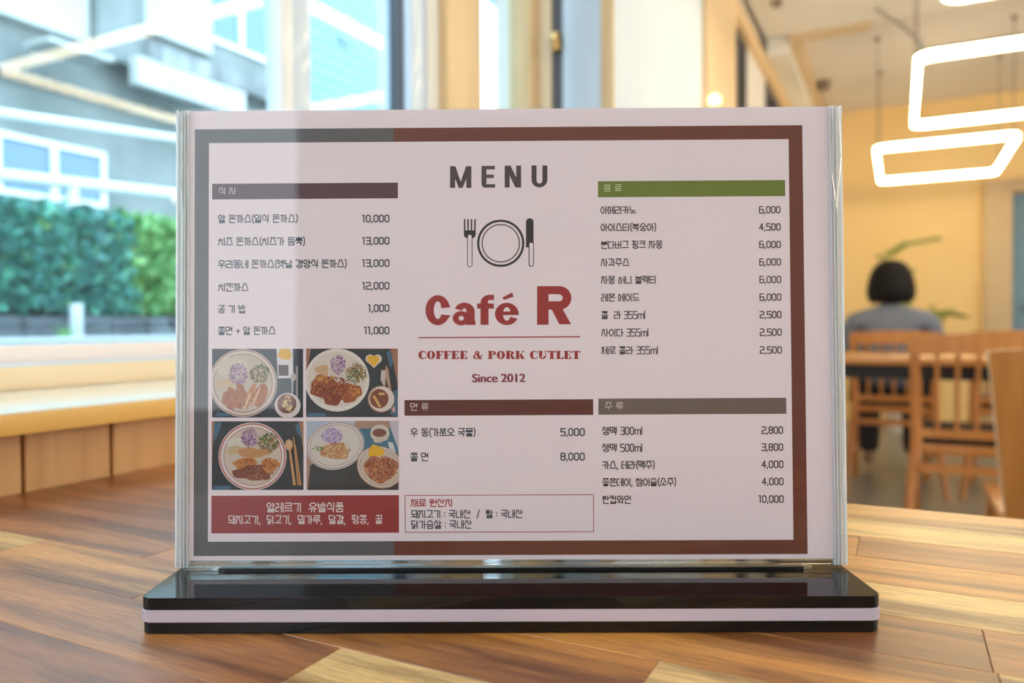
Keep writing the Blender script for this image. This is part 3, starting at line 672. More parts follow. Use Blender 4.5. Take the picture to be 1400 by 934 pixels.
# bold didone capitals
def didone(s, x0, x1, ytop, ybot, m):
    G = {}
    def O(): return [('ell', 0, .98)]
    adv = {'C': .86, 'O': .92, 'F': .80, 'E': .86, '&': 1.02, 'P': .90, 'R': .98, 'K': 1.0, 'U': .98, 'T': .84, 'L': .80, ' ': .50}
    tot = sum(adv[c] for c in s) - .04; h_ = ybot-ytop; sx = (x1-x0)/tot; polys = []; cx = 0
    def rc(a, b, c_, d): polys.append(px_poly([(x0+(cx+a)*sx, ytop+d*h_), (x0+(cx+b)*sx, ytop+d*h_), (x0+(cx+b)*sx, ytop+c_*h_), (x0+(cx+a)*sx, ytop+c_*h_)]))
    def pg(P): polys.append(px_poly([(x0+(cx+a)*sx, ytop+b*h_) for a, b in P]))
    def el(cx_, cy_, ro, rx, ry, ryi, a0=0, a1=360, n=24):
        for k in range(n):
            A = [R_(a0+(a1-a0)*(k+j)/n) for j in (0, 1)]
            o_ = [(cx_+ro*math.cos(t), cy_-ry*math.sin(t)) for t in A]; i_ = [(cx_+rx*math.cos(t), cy_-ryi*math.sin(t)) for t in A]
            pg([o_[0], o_[1], i_[1], i_[0]])
    S1, T1 = .34, .09
    for c in s:
        if c == 'O': el(.43, .5, .43, .11, .52, .44)
        elif c == 'C': el(.43, .5, .43, .09, .52, .44, 50, 310); rc(.70, .78, .04, .36); rc(.70, .78, .66, .96); 
        elif c in 'FEL':
            rc(.08, .08+S1, 0, 1); rc(0, .48, 1-T1, 1)
            rc(0, .5, 0, T1)
            if c != 'L': rc(.1, .72, 0, T1); pg([(.5, 0), (.74, 0), (.74, .36)]); rc(.4, .6, .46, .54); pg([(.6, .3), (.6, .7), (.5, .5)])
            if c != 'F': rc(.1, .74, 1-T1, 1); pg([(.48, 1), (.76, 1), (.76, .62)])
        elif c in 'PR':
            rc(.08, .08+S1, 0, 1); rc(0, .5, 1-T1, 1); rc(0, .5, 0, T1); el(.44, .27, .40, .12, .27, .2, 90, -90, 14)
            if c == 'R': pg([(.44, .5), (.68, .5), (.98, 1), (.62, 1)]); rc(.42, .6, .46, .54)
        elif c == 'K':
            rc(.08, .08+S1, 0, 1); rc(0, .48, 1-T1, 1); rc(0, .48, 0, T1); pg([(.42, .56), (.80, .02), (.88, .02), (.48, .64)]); pg([(.46, .48), (.62, .3), (.98, 1), (.60, 1)]); rc(.66, .96, 0, T1)
        elif c == 'U':
            rc(.08, .08+S1, 0, .62); rc(0, .48, 0, T1); rc(.72, .80, 0, .62); rc(.62, .92, 0, T1); el(.44, .62, .36, .10, .40, .30, 180, 360, 14)
        elif c == 'T':
            rc(.24, .24+S1, 0, 1); rc(.14, .68, 1-T1, 1); rc(0, .80, 0, T1); pg([(0, 0), (.2, 0), (0, .36)]); pg([(.6, 0), (.8, 0), (.8, .36)])
        elif c == '&':
            el(.42, .24, .24, .08, .25, .17, n=16); el(.34, .72, .34, .12, .29, .2, n=18); pg([(.26, .28), (.50, .22), (.92, 1), (.60, 1)]); pg([(.6, .96), (.88, .55), (.95, .58), (.72, 1)]); rc(.78, .98, .5, .58)
        cx += adv[c]
    return flat('lettering', polys, m, 3)
didone('COFFEE & PORK CUTLET', 572, 793, 479.8, 491, I['red'])
font_text('Since 2012', 646, 718, 510.6, 522.8, mat('ink_dark_red', (.20, .012, .03), .45), .008, 'lettering', 1.0)

# ---- food photographs (flat prints) ----------------------------------------
def clip(P, r):
    x0, y0, x1, y1 = r
    def cl(P, ins, isec):
        out = []
        for i in range(len(P)):
            a, b = P[i-1], P[i]
            if ins(b):
                if not ins(a): out.append(isec(a, b))
                out.append(b)
            elif ins(a): out.append(isec(a, b))
        return out
    def ix(v): return lambda a, b: (v, a[1]+(b[1]-a[1])*(v-a[0])/(b[0]-a[0]))
    def iy(v): return lambda a, b: (a[0]+(b[0]-a[0])*(v-a[1])/(b[1]-a[1]), v)
    for ins, isec in ((lambda p: p[0] >= x0, ix(x0)), (lambda p: p[0] <= x1, ix(x1)), (lambda p: p[1] >= y0, iy(y0)), (lambda p: p[1] <= y1, iy(y1))):
        if len(P) < 3: return []
        P = cl(P, ins, isec)
    return P
FM = {}
def fm(c):
    k = tuple(round(x, 3) for x in c)
    if k not in FM: FM[k] = ink('print_%d' % (len(FM)+1), c)
    return FM[k]
def food_photo(rc_px, org, scl, shapes, label):
    """shapes in crop pixels of a zoomed view: ('e',cx,cy,rx,ry,col[,rot]) ('p',pts,col) ('s',cx,cy,rx,ry,n,len,wid,cols)"""
    mats = []; polys = []; ly = 0; rnd = random.Random(sum(map(ord, label)))
    def mi(c):
        m_ = fm(c)
        if m_ not in mats: mats.append(m_)
        return mats.index(m_)
    def add(P, c, l_):
        P = [(org[0]+x/scl, org[1]+y/scl) for x, y in P]; P = clip(P, rc_px)
        if len(P) >= 3: polys.append((px_poly(P), mi(c), l_))
    for s_ in shapes:
        ly += 1
        if s_[0] == 'e':
            _, cx, cy, rx, ry, c = s_[:6]; ro = R_(s_[6]) if len(s_) > 6 else 0
            P = []
            for i in range(40):
                t = 2*PI*i/40; x, y = rx*math.cos(t), ry*math.sin(t); P.append((cx+x*math.cos(ro)-y*math.sin(ro), cy+x*math.sin(ro)+y*math.cos(ro)))
            add(P, c, ly)
        elif s_[0] == 'p': add(s_[1], s_[2], ly)
        elif s_[0] == 'b':   # blob with a wobbly outline
            _, cx, cy, rx, ry, c = s_[:6]; f1, f2 = rnd.uniform(0, 6), rnd.uniform(0, 6)
            add([(cx+rx*(1+.13*math.sin(3*t+f1)+.07*math.sin(7*t+f2))*math.cos(t), cy+ry*(1+.13*math.sin(3*t+f1)+.07*math.sin(7*t+f2))*math.sin(t)) for t in [2*PI*i/36 for i in range(36)]], c, ly)
        elif s_[0] == 's':
            _, cx, cy, rx, ry, n, ln, wd, cols = s_
            for i in range(n):
                r_ = math.sqrt(rnd.random()); t = rnd.uniform(0, 2*PI); x, y = cx+rx*r_*math.cos(t), cy+ry*r_*math.sin(t); a = rnd.uniform(0, PI); l1 = ln*rnd.uniform(.5, 1.2)/2
                dx, dy = math.cos(a), math.sin(a); wq = wd*rnd.uniform(.6, 1.3)/2
                add([(x-dx*l1, y-dy*l1), (x-dy*wq, y+dx*wq), (x+dx*l1, y+dy*l1), (x+dy*wq, y-dx*wq)], rnd.choice(cols), ly+(i % 5)*.25)
            ly += 1
    return flat('food_photo', polys, mats, 1, label=label)
TR = (.022, .024, .034); TRB = (.05, .12, .20); PLT = (.60, .50, .46); PLD = (.50, .42, .36); RIM = (.15, .045, .035)
PUR = [(.20, .05, .20), (.34, .14, .36), (.13, .02, .12), (.42, .24, .44)]; GRN = [(.05, .09, .015), (.10, .16, .03), (.02, .04, .01), (.30, .22, .10), (.4, .16, .05)]
FRY = [(.36, .11, .022), (.26, .06, .014), (.48, .19, .05), (.18, .035, .01)]; SAU = [(.20, .03, .012), (.12, .015, .008), (.30, .07, .02), (.40, .14, .05)]; STL = (.42, .38, .38)
YEL = (.66, .36, .01)
food_photo((290, 477, 414.5, 571), (280, 465), 8.493, [
    ('p', [(0, 0), (1300, 0), (1300, 1000), (0, 1000)], TR), ('p', [(110, 885), (150, 840), (260, 850), (300, 885)], TRB),
    ('e', 445, 500, 395, 395, PLT), ('e', 445, 500, 385, 385, RIM), ('e', 445, 500, 377, 377, PLT), ('e', 443, 500, 345, 342, (.2, .09, .08)), ('e', 443, 500, 338, 335, PLD), ('e', 330, 330, 190, 130, (.56, .48, .42)),
    ('b', 250, 500, 110, 50, (.55, .38, .26)), ('s', 390, 400, 110, 120, 170, 60, 9, PUR), ('s', 640, 390, 110, 110, 150, 60, 13, GRN),
    ('b', 290, 680, 80, 125, FRY[0]), ('s', 290, 680, 65, 110, 70, 26, 14, FRY), ('b', 420, 660, 75, 145, FRY[0]), ('s', 420, 660, 60, 130, 70, 26, 14, FRY),
    ('e', 530, 650, 40, 160, FRY[2], 20), ('s', 540, 650, 40, 120, 50, 26, 14, FRY), ('e', 500, 700, 14, 110, (.6, .36, .2), 20), ('e', 650, 640, 70, 140, FRY[0], 20), ('s', 655, 640, 60, 110, 70, 26, 14, FRY), ('e', 600, 655, 14, 130, (.6, .36, .2), 22),
    ('p', [(835, 90), (1025, 90), (1030, 440), (850, 445)], (.60, .56, .60)), ('b', 935, 155, 75, 80, YEL), ('p', [(855, 290), (975, 290), (975, 415), (860, 415)], (.07, .02, .025)),
    ('e', 1030, 430, 34, 45, (.40, .33, .32)), ('p', [(1010, 460), (1030, 460), (1025, 640), (1012, 640)], STL), ('p', [(1062, 300), (1085, 300), (1085, 660), (1062, 660)], (.30, .27, .27)),
    ('e', 965, 760, 150, 145, (.62, .54, .56)), ('e', 955, 740, 112, 112, (.16, .045, .02)), ('s', 975, 730, 60, 90, 24, 60, 26, [(.5, .30, .12), (.6, .42, .2)])], 'printed photo of sliced pork cutlet on a plate')
food_photo((418.5, 476.5, 544, 570.5), (415, 465), 8.493, [
    ('p', [(0, 0), (1300, 0), (1300, 1000), (0, 1000)], (.30, .13, .08)), ('p', [(90, 105), (1010, 105), (1100, 560), (1130, 1000), (0, 1000), (30, 380)], TR),
    ('p', [(965, 150), (1000, 110), (1045, 260), (1010, 330)], TRB), ('p', [(1040, 600), (1110, 560), (1110, 900), (1000, 860)], TRB), ('p', [(30, 890), (60, 845), (260, 850), (260, 890)], TRB),
    ('e', 390, 465, 375, 365, (.64, .58, .56)), ('e', 390, 460, 340, 325, (.58, .50, .46)), ('b', 215, 345, 80, 55, (.50, .32, .18)),
    ('s', 400, 290, 90, 110, 130, 60, 9, PUR), ('s', 610, 390, 115, 110, 150, 60, 14, GRN),
    ('b', 250, 540, 180, 125, SAU[2]), ('b', 340, 640, 150, 110, SAU[0]), ('b', 540, 610, 130, 110, SAU[2]), ('s', 330, 560, 240, 130, 260, 44, 22, SAU), ('s', 240, 440, 110, 45, 50, 30, 20, [(.55, .26, .05), (.45, .16, .04)]), ('s', 590, 600, 60, 90, 50, 30, 20, [(.55, .26, .05), (.45, .16, .04)]),
    ('e', 775, 218, 55, 50, (.62, .50, .42)), ('e', 860, 218, 50, 50, (.62, .50, .42)), ('p', [(722, 235), (910, 235), (820, 325)], (.62, .50, .42)), ('e', 785, 218, 45, 38, YEL), ('e', 840, 218, 40, 36, YEL), ('p', [(742, 235), (880, 235), (818, 308)], YEL),
    ('p', [(960, 290), (985, 330), (1020, 580), (990, 560), (945, 400)], (.40, .24, .18)), ('p', [(905, 350), (955, 350), (945, 450), (950, 530), (930, 530), (895, 460)], (.5, .4, .38)), ('p', [(1020, 800), (1060, 760), (1070, 830), (1040, 840)], (.5, .3, .28)),
    ('e', 903, 685, 155, 155, (.36, .16, .12)), ('e', 908, 685, 146, 145, (.62, .52, .50)), ('e', 880, 680, 108, 112, (.18, .035, .02)), ('p', [(800, 650), (830, 640), (905, 770), (880, 785)], (.55, .32, .08)), ('e', 910, 625, 40, 16, (.55, .34, .12))], 'printed photo of cutlet covered in brown sauce')
food_photo((289.5, 576, 415, 670), (280, 570), 8.493, [
    ('p', [(0, 0), (1300, 0), (1300, 1000), (0, 1000)], (.30, .14, .09)), ('p', [(115, 55), (1095, 45), (1150, 420), (1150, 1000), (70, 1000), (90, 400)], TR), ('p', [(110, 60), (200, 70), (150, 220), (100, 300)], TRB), ('p', [(1050, 110), (1095, 50), (1125, 240), (1080, 200)], TRB), ('p', [(80, 850), (110, 800), (300, 800), (300, 850)], TRB),
    ('e', 555, 460, 395, 395, (.62, .54, .56)), ('e', 555, 460, 385, 385, (.42, .09, .05)), ('e', 555, 460, 370, 370, (.60, .54, .58)), ('e', 557, 460, 340, 340, (.38, .10, .06)), ('e', 557, 460, 332, 332, (.52, .43, .38)),
    ('e', 360, 320, 100, 80, (.58, .52, .48)), ('b', 370, 390, 120, 50, (.48, .34, .20)), ('s', 520, 250, 90, 120, 150, 60, 9, PUR), ('s', 740, 300, 120, 110, 150, 70, 14, GRN), ('b', 560, 420, 180, 60, (.46, .22, .09)),
    ('b', 460, 555, 160, 90, (.5, .44, .42)), ('b', 480, 550, 135, 85, FRY[2]), ('s', 480, 545, 115, 65, 90, 28, 18, FRY), ('b', 560, 650, 220, 90, (.18, .05, .03)), ('s', 600, 650, 200, 80, 130, 40, 18, [(.25, .07, .04), (.13, .03, .02), (.35, .14, .08)]),
    ('b', 760, 560, 100, 85, FRY[2]), ('s', 760, 550, 80, 70, 70, 28, 18, FRY), ('e', 980, 325, 45, 65, (.50, .28, .18)), ('e', 980, 320, 30, 45, (.62, .36, .2)), ('p', [(980, 385), (1000, 385), (1060, 790), (1030, 795)], (.55, .28, .12)), ('p', [(1028, 235), (1042, 235), (1095, 795), (1080, 795)], (.50, .24, .09)), ('p', [(1050, 320), (1060, 330), (1125, 795), (1105, 795)], (.50, .24, .09))], 'printed photo of fried cutlet on a red rimmed plate')
food_photo((419, 575.5, 545, 670), (415, 570), 8.493, [
    ('p', [(0, 0), (1300, 0), (1300, 1000), (0, 1000)], (.34, .20, .15)), ('p', [(0, 0), (640, 0), (500, 220), (0, 400)], (.36, .40, .52)), ('p', [(990, 0), (1200, 0), (1200, 480), (1090, 430), (1010, 130)], (.46, .42, .50)),
    ('p', [(650, 135), (1010, 130), (1100, 380), (1110, 1000), (30, 1000), (80, 560), (600, 500)], (.035, .032, .035)), ('p', [(650, 135), (1010, 130), (1100, 380), (1110, 560), (700, 420)], (.045, .13, .21)), ('p', [(980, 290), (1040, 300), (1080, 440), (1000, 400)], (.5, .52, .58)),
    ('e', 370, 335, 340, 275, (.62, .56, .58), -15), ('e', 370, 332, 332, 266, (.16, .08, .07), -15), ('e', 370, 332, 323, 258, (.60, .54, .56), -15), ('e', 370, 330, 300, 238, (.24, .12, .09), -15), ('e', 370, 330, 294, 232, (.56, .50, .48), -15),
    ('b', 370, 400, 165, 95, (.48, .26, .12)), ('s', 370, 390, 165, 90, 190, 55, 13, [(.55, .36, .16), (.48, .12, .05), (.30, .10, .04), (.60, .45, .25)]), ('s', 330, 220, 120, 85, 150, 50, 12, [(.30, .20, .48), (.22, .12, .38), (.42, .34, .56)]), ('s', 170, 370, 60, 26, 14, 70, 12, [(.12, .2, .05)]),
    ('e', 888, 190, 112, 100, (.50, .44, .40)), ('b', 888, 240, 85, 60, (.50, .42, .36)), ('e', 882, 185, 80, 48, (.17, .06, .04)),
    ('e', 890, 585, 275, 240, (.40, .22, .16), 25), ('e', 890, 583, 264, 230, (.56, .48, .44), 25), ('e', 890, 583, 245, 212, (.30, .16, .12), 25), ('e', 890, 583, 239, 206, (.50, .40, .34), 25), ('b', 840, 400, 90, 70, YEL), ('b', 900, 600, 190, 150, (.34, .10, .035)), ('s', 900, 600, 185, 145, 260, 55, 18, [(.42, .14, .05), (.22, .05, .02), (.50, .22, .09), (.36, .14, .12), (.14, .04, .03)])], 'printed photo of spicy noodles with a bowl of sauce')

# ================================================================ FURNITURE BEYOND
def cf(X, Y):
    """point given as metres right / ahead of the camera -> room x, y"""
    return .61+.892*X-.452*Y, .452*X+.892*Y
def make_chair(name, label, loc, rz=0, w_=.40):
    """slat-back chair, back at local y 0, seat towards +y"""
    t = thing(name, label, 'chair', loc, (0, 0, rz), 'slat-back wooden chairs')
    hw = w_/2; W = M['chairwood']
    for s in (-1, 1):
        bm = bmesh.new(); pts = [(s*(hw+.035), -.10, 0), (s*(hw+.008), -.03, .22), (s*(hw-.015), .02, .45), (s*(hw-.012), .005, .65), (s*(hw-.005), -.04, .80)]
        bm_tube(bm, pts, [.015, .018, .021, .018, .016], 10); obj('rear_post', bm, W, t, True)
        bm = bmesh.new(); bar(bm, (s*(hw-.02), .40, 0), (s*(hw-.02), .39, .44), .032, .032); obj('front_leg', bm, W, t)
        bm = bmesh.new(); bar(bm, (s*(hw-.015), 0, .20), (s*(hw-.02), .39, .20), .022, .022); obj('side_stretcher', bm, W, t)
    n = 10; bm = bmesh.new(); rows = []
    for i in range(n+1):
        f = i/n*2-1; yy = -.045-.03*(1-f*f); top = .832+.012*(1-f*f); xx = f*(hw+.012)
        rows.append([bm.verts.new(p) for p in ((xx, yy-.011, .775), (xx, yy+.011, .775), (xx, yy+.009, top), (xx, yy-.013, top))])
    for a, b in zip(rows, rows[1:]):
        for k in range(4): bm.faces.new((a[k], a[(k+1) % 4], b[(k+1) % 4], b[k]))
    bm.faces.new(rows[0][::-1]); bm.faces.new(rows[-1]); obj('top_rail', bm, W, t, True)
    bm = bmesh.new(); bar(bm, (-hw+.02, .012, .49), (hw-.02, .012, .49), .03, .02); obj('lower_rail', bm, W, t)
    bm = bmesh.new(); bar(bm, (-hw+.02, -.02, .37), (hw-.02, -.02, .37), .03, .02); obj('rear_stretcher', bm, W, t)
    for i in range(5):
        x = (i-2)*(w_-.05)/5.6
        bm = bmesh.new(); bm_tube(bm, [(x*.96, .012, .49), (x*.98, .0, .64), (x, -.058, .785)], [.012, .014, .012], 8, flat=.6); obj('slat', bm, W, t, True)
    bm = bmesh.new(); bm_box(bm, -hw+.005, hw-.005, .01, .42, .415, .45, .006, 2); obj('seat_frame', bm, W, t, True)
    bm = bmesh.new(); bm_box(bm, -hw+.015, hw-.015, .03, .415, .45, .49, .014, 3); obj('seat_cushion', bm, M['blackfab'], t, True, label='black seat cushion')
    return t
x, y = cf(1.435, 2.72)
ch = make_chair('dining_chair', 'orange wooden slat-back chair nearest the menu stand on its right, back turned to the camera', (x+.19, y, 0))
px_, py_ = .565, 4.66
dup(ch, (px_+.02, py_-.24, 0), (0, 0, .05), 'orange wooden slat-back chair the grey-jacketed person sits on')
dup(ch, (1.13, 4.48, 0), (0, 0, -.04), 'orange wooden slat-back chair behind the middle table, right of the seated person')
dup(ch, (1.32, 3.02, 0), (0, 0, .03), 'orange wooden slat-back chair mostly hidden behind the honey panel-back chair')
# panel-back chair close on the right
def panel_chair(loc, rz):
    t = thing('panel_chair', 'honey-coloured chair with a tall solid curved back at the right edge', 'chair', loc, (0, 0, rz))
    def xl(z): return -.235+.05*(1-(z-.42)/.40) if z < .82 else -.235
    n, mrow = 14, 10; bm = bmesh.new(); G = []
    for side in (0, 1):
        g = []
        for j in range(mrow+1):
            z = .20+.622*j/mrow; hw = .238-.062*(1-j/mrow)
            if j == mrow: z -= 0
            row = []
            for i in range(n+1):
                f = i/n*2-1
                yy = -.05*((z-.2)/.62)-.0+.055*f*f-.05
                row.append(bm.verts.new((f*hw, yy+(.036 if side else 0), z-(.006*f**8 if j == mrow else 0))))
            g.append(row)
        G.append(g)
    for s, g in enumerate(G):
        for j in range(mrow):
            for i in range(n):
                q_ = (g[j][i], g[j][i+1], g[j+1][i+1], g[j+1][i]); bm.faces.new(q_ if s == 0 else q_[::-1])
    a, b = G
    for j in range(mrow):
        f = bm.faces.new((a[j][0], a[j+1][0], b[j+1][0], b[j][0])); f.material_index = 1
        f = bm.faces.new((a[j][n], b[j][n], b[j+1][n], a[j+1][n])); f.material_index = 1
    for i in range(n):
        f = bm.faces.new((a[mrow][i], a[mrow][i+1], b[mrow][i+1], b[mrow][i])); f.material_index = 1
        bm.faces.new((a[0][i], b[0][i], b[0][i+1], a[0][i+1]))
    obj('backrest', bm, [M['honeywood'], M['litedge']], t, True, label='solid curved back with window light painted on its edge')
    bm = bmesh.new(); bm_box(bm, -.21, .21, -.01, .40, .42, .45, .006, 2); obj('seat', bm, M['honeywood'], t, True)
    for s in (-1, 1):
        for yy in (.0, .37):
            bm = bmesh.new(); bar(bm, (s*.19, yy+(.02 if yy else -.02), 0), (s*.185, yy, .42), .034, .034); obj('leg', bm, M['honeywood'], t)
    return t
p = on(1352, 480, 1, 2.0)
panel_chair((p.x+.235, 2.03, 0), .0)

# tables beyond
def far_table(x0, x1, y0, y1, label):
    t = thing('table', label, 'table', ((x0+x1)/2, (y0+y1)/2, 0)); hx, hy = (x1-x0)/2, (y1-y0)/2
    bm = bmesh.new(); bm_box(bm, -hx, hx, -hy, hy, .718, .75, .004, 2); obj('tabletop', bm, M['tabletop2'], t, True)
    bm = bmesh.new(); bm_box(bm, -hx+.06, hx-.06, -hy+.06, hy-.06, .66, .718); obj('apron', bm, M['darkmetal'], t)
    for sx in (-1, 1):
        for sy in (-1, 1): bm = bmesh.new(); bm_box(bm, sx*(hx-.08)-.022, sx*(hx-.08)+.022, sy*(hy-.08)-.022, sy*(hy-.08)+.022, 0, .66, .002, 1); obj('leg', bm, M['darkmetal'], t)
    return t
far_table(.10, 1.75, 3.33, 3.98, 'orange wooden table between the two rows of slat-back chairs')
far_table(.10, 1.75, 5.12, 5.75, 'orange wooden table in front of the seated person, mostly hidden')
# small white cup on the middle table
p = on(1320, 489, 2, .75)
t = thing('cup', 'small white cup on the middle orange table', 'cup', (1.0, 3.62, .7505))
bm = bmesh.new(); bm_lathe(bm, [(.022, 0), (.034, .07), (.031, .07), (.020, .006)], 20); obj('cup_body', bm, M['pvc'], t, True)
bm = bmesh.new(); bm_tube(bm, [(.030, 0, .055), (.05, 0, .05), (.05, 0, .025), (.026, 0, .018)], .004, 8); obj('handle', bm, M['pvc'], t, True)

# ---------------- seated person (back turned)
def skin_body(name, verts, edges, m, parent, root=0, sub=2):
    me = bpy.data.meshes.new(name); me.from_pydata([v[:3] for v in verts], edges, []); me.materials.append(m)
    o = bpy.data.objects.new(name, me); C.objects.link(o); o.parent = parent
    sk = o.modifiers.new('skin', 'SKIN'); sk.use_smooth_shade = True
    sd = me.skin_vertices[0].data if me.skin_vertices else None
    if sd is None:
        me.attributes.new  # layer is created with the modifier below
    bmx = bmesh.new(); bmx.from_mesh(me); lay = bmx.verts.layers.skin.verify(); bmx.verts.ensure_lookup_table()
    for i, v in enumerate(verts):
        r = v[3]; bmx.verts[i][lay].radius = r if isinstance(r, tuple) else (r, r); bmx.verts[i][lay].use_root = (i == root)
    bmx.to_mesh(me); bmx.free()
    ss = o.modifiers.new('sub', 'SUBSURF'); ss.levels = sub; ss.render_levels = sub
    return o
skinm = mat('skin', (.62, .38, .27), .5); hairm = noisy('black_hair', (.004, .0035, .0035), (.009, .008, .008), .6, spec=.2, scale=60, stretch=(1, 1, .1), bump=.3)
jack = noisy('grey_blue_jacket', (.15, .175, .235), (.20, .225, .285), .85, 40, bump=.2); trous = mat('dark_trousers', (.03, .03, .04), .8)
pp = thing('person', 'seated person with short black bob hair and a grey-blue jacket, back turned', 'person', (px_, py_, 0))
V = []; Ed = []
def av(x, y, z, r, link=None):
    V.append((x, y, z, r)); 
    if link is not None: Ed.append((link, len(V)-1))
    return len(V)-1
pel = av(0, 0, .55, (.14, .10)); sp_ = av(0, .0, .68, (.125, .085), pel); cheq = av(0, .01, .82, (.14, .09), sp_); shc = av(0, .02, .915, (.10, .075), cheq); nk = av(0, .03, .975, (.048, .05), shc); nk2 = av(0, .045, 1.01, (.047, .05), nk)
hd = av(0, .05, 1.07, (.074, .085), nk2); hd2 = av(0, .05, 1.13, (.074, .088), hd); hd3 = av(0, .045, 1.165, (.05, .06), hd2)
nose = av(0, .148, 1.075, .012, hd)
for s in (-1, 1):
    ear = av(s*.078, .045, 1.075, .012, hd)
    a1 = av(s*.165, .01, .90, .052, shc); a2 = av(s*.215, .05, .76, .044, a1); a3 = av(s*.225, .14, .66, .036, a2); a4 = av(s*.19, .30, .735, .03, a3); a5 = av(s*.165, .405, .772, .022, a4); pm = av(s*.15, .455, .775, (.030, .014), a5)
    for k, (dx, ln) in enumerate(((-.03, .055), (-.012, .068), (.007, .072), (.026, .06))):
        f1 = av(s*.15+dx, .485, .775, .0085, pm); f2 = av(s*.15+dx*1.15, .485+ln*.6, .774, .008, f1); av(s*.15+dx*1.15, .485+ln, .766, .007, f2)
    t1 = av(s*.15-s*.038, .45, .772, .009, pm); av(s*.15-s*.052, .478, .768, .008, t1)
    l1 = av(s*.09, .06, .555, .085, pel); l2 = av(s*.12, .42, .55, .062, l1); l3 = av(s*.12, .44, .30, .048, l2); l4 = av(s*.12, .43, .09, .036, l3); av(s*.125, .53, .035, (.04, .03), l4)
body = skin_body('body', V, Ed, skinm, pp)
V = []; Ed = []
pel = av(0, -.005, .50, (.165, .125)); sp_ = av(0, 0, .66, (.15, .105), pel); c_ = av(0, 0, .82, (.165, .11), sp_); s0 = av(0, .015, .905, (.12, .085), c_); av(0, .03, .965, (.066, .064), s0); av(0, .035, .992, (.056, .056), len(V)-1)
for s in (-1, 1):
    a1 = av(s*.185, .008, .898, .066, s0); a2 = av(s*.222, .05, .755, .058, a1); a3 = av(s*.232, .15, .655, .05, a2); a4 = av(s*.192, .31, .737, .04, a3); av(s*.175, .375, .762, .036, a4)
skin_body('jacket', V, Ed, jack, pp)
V = []; Ed = []
pel = av(0, 0, .55, (.16, .115))
for s in (-1, 1):
    l1 = av(s*.09, .06, .56, .098, pel); l2 = av(s*.12, .43, .555, .078, l1); l3 = av(s*.12, .45, .30, .068, l2); av(s*.12, .435, .09, .06, l3)
skin_body('trousers', V, Ed, trous, pp)
# bob hair: a cap that widens to the jaw, opened for the face
bm = bmesh.new(); nn = 32; rings = []
prof = [(0.0, 1.232), (.045, 1.226), (.078, 1.204), (.102, 1.165), (.117, 1.115), (.124, 1.065), (.120, 1.022), (.098, .992)]
for r, z in prof:
    ring_ = []
    for k in range(nn):
        a = 2*PI*k/nn; fy = math.sin(a); cut = max(0, fy-.55)*1.6 if z < 1.15 else 0
        rr_ = max(r, .002)*(1+.02*math.sin(7*a))*(1-.18*cut)
        ring_.append(bm.verts.new((rr_*math.cos(a), .045+rr_*1.06*math.sin(a)-.10*cut, z+(.07*cut))))
    rings.append(ring_)
for r0, r1 in zip(rings, rings[1:]):
    for k in range(nn): bm.faces.new((r0[k], r0[(k+1) % nn], r1[(k+1) % nn], r1[k]))
bm.faces.new(rings[0]); bm.faces.new(rings[-1][::-1])
hair = obj('hair', bm, hairm, pp, True, label='short black bob')

# ---------------- potted palm against the back wall
leafm = noisy('palm_leaf', (.16, .26, .04), (.30, .42, .08), .5, 6)
t = thing('potted_palm', 'potted palm whose green frond rises behind the seated person', 'plant', (.64, 6.95, 0))
bm = bmesh.new(); bm_lathe(bm, [(.11, 0), (.15, .28), (.16, .30), (.145, .30), (.14, .26)], 24); obj('pot', bm, M['white_wall'], t, True)
def frond(pts, n, ll):
    bm = bmesh.new(); pts = [Vector(p) for p in pts]; bm_tube(bm, pts, [.008]*(len(pts)-1)+[.003], 6)
    for i in range(n):
        f = .35+.65*i/n; k = f*(len(pts)-1); a = pts[int(k)]; b = pts[min(int(k)+1, len(pts)-1)]; p = a.lerp(b, k-int(k)); d = (b-a).normalized()
        for s in (-1, 1):
            L = ll*(1-.55*abs(f-.6)*1.6); side = (d.cross(Vector((0, .3, 1))).normalized()*s + d*.8 + Vector((0, 0, -.15))).normalized(); e = p+side*L
            wv = d*.012
            q_ = [bm.verts.new(v) for v in (p-wv*.3, p.lerp(e, .45)-wv, e, p.lerp(e, .45)+wv+Vector((0, 0, .006)))]; bm.faces.new(q_)
    return bm
def wp(px, py, y=6.95): v = on(px, py, 1, y); return (v.x-.64, 0, v.z)
a = wp(1232, 385); b = wp(1208, 350); c = wp(1235, 333); d = wp(1286, 324)
obj('frond', frond([(0, 0, .28), (a[0], .0, .9), a, b, c, d], 22, .13), leafm, t, True)
a2 = wp(1252, 369); obj('frond', frond([(0, 0, .28), (.02, 0, .9), wp(1238, 392), wp(1232, 372), a2], 10, .07), leafm, t, True)
for ax, ay in ((-.3, .15), (.25, .2), (-.15, -.25), (.3, -.2)):
    obj('frond', frond([(0, 0, .28), (ax*.3, ay*.3, .7), (ax*.8, ay*.8, .98), (ax*1.3, ay*1.3, .95)], 14, .16), leafm, t, True)

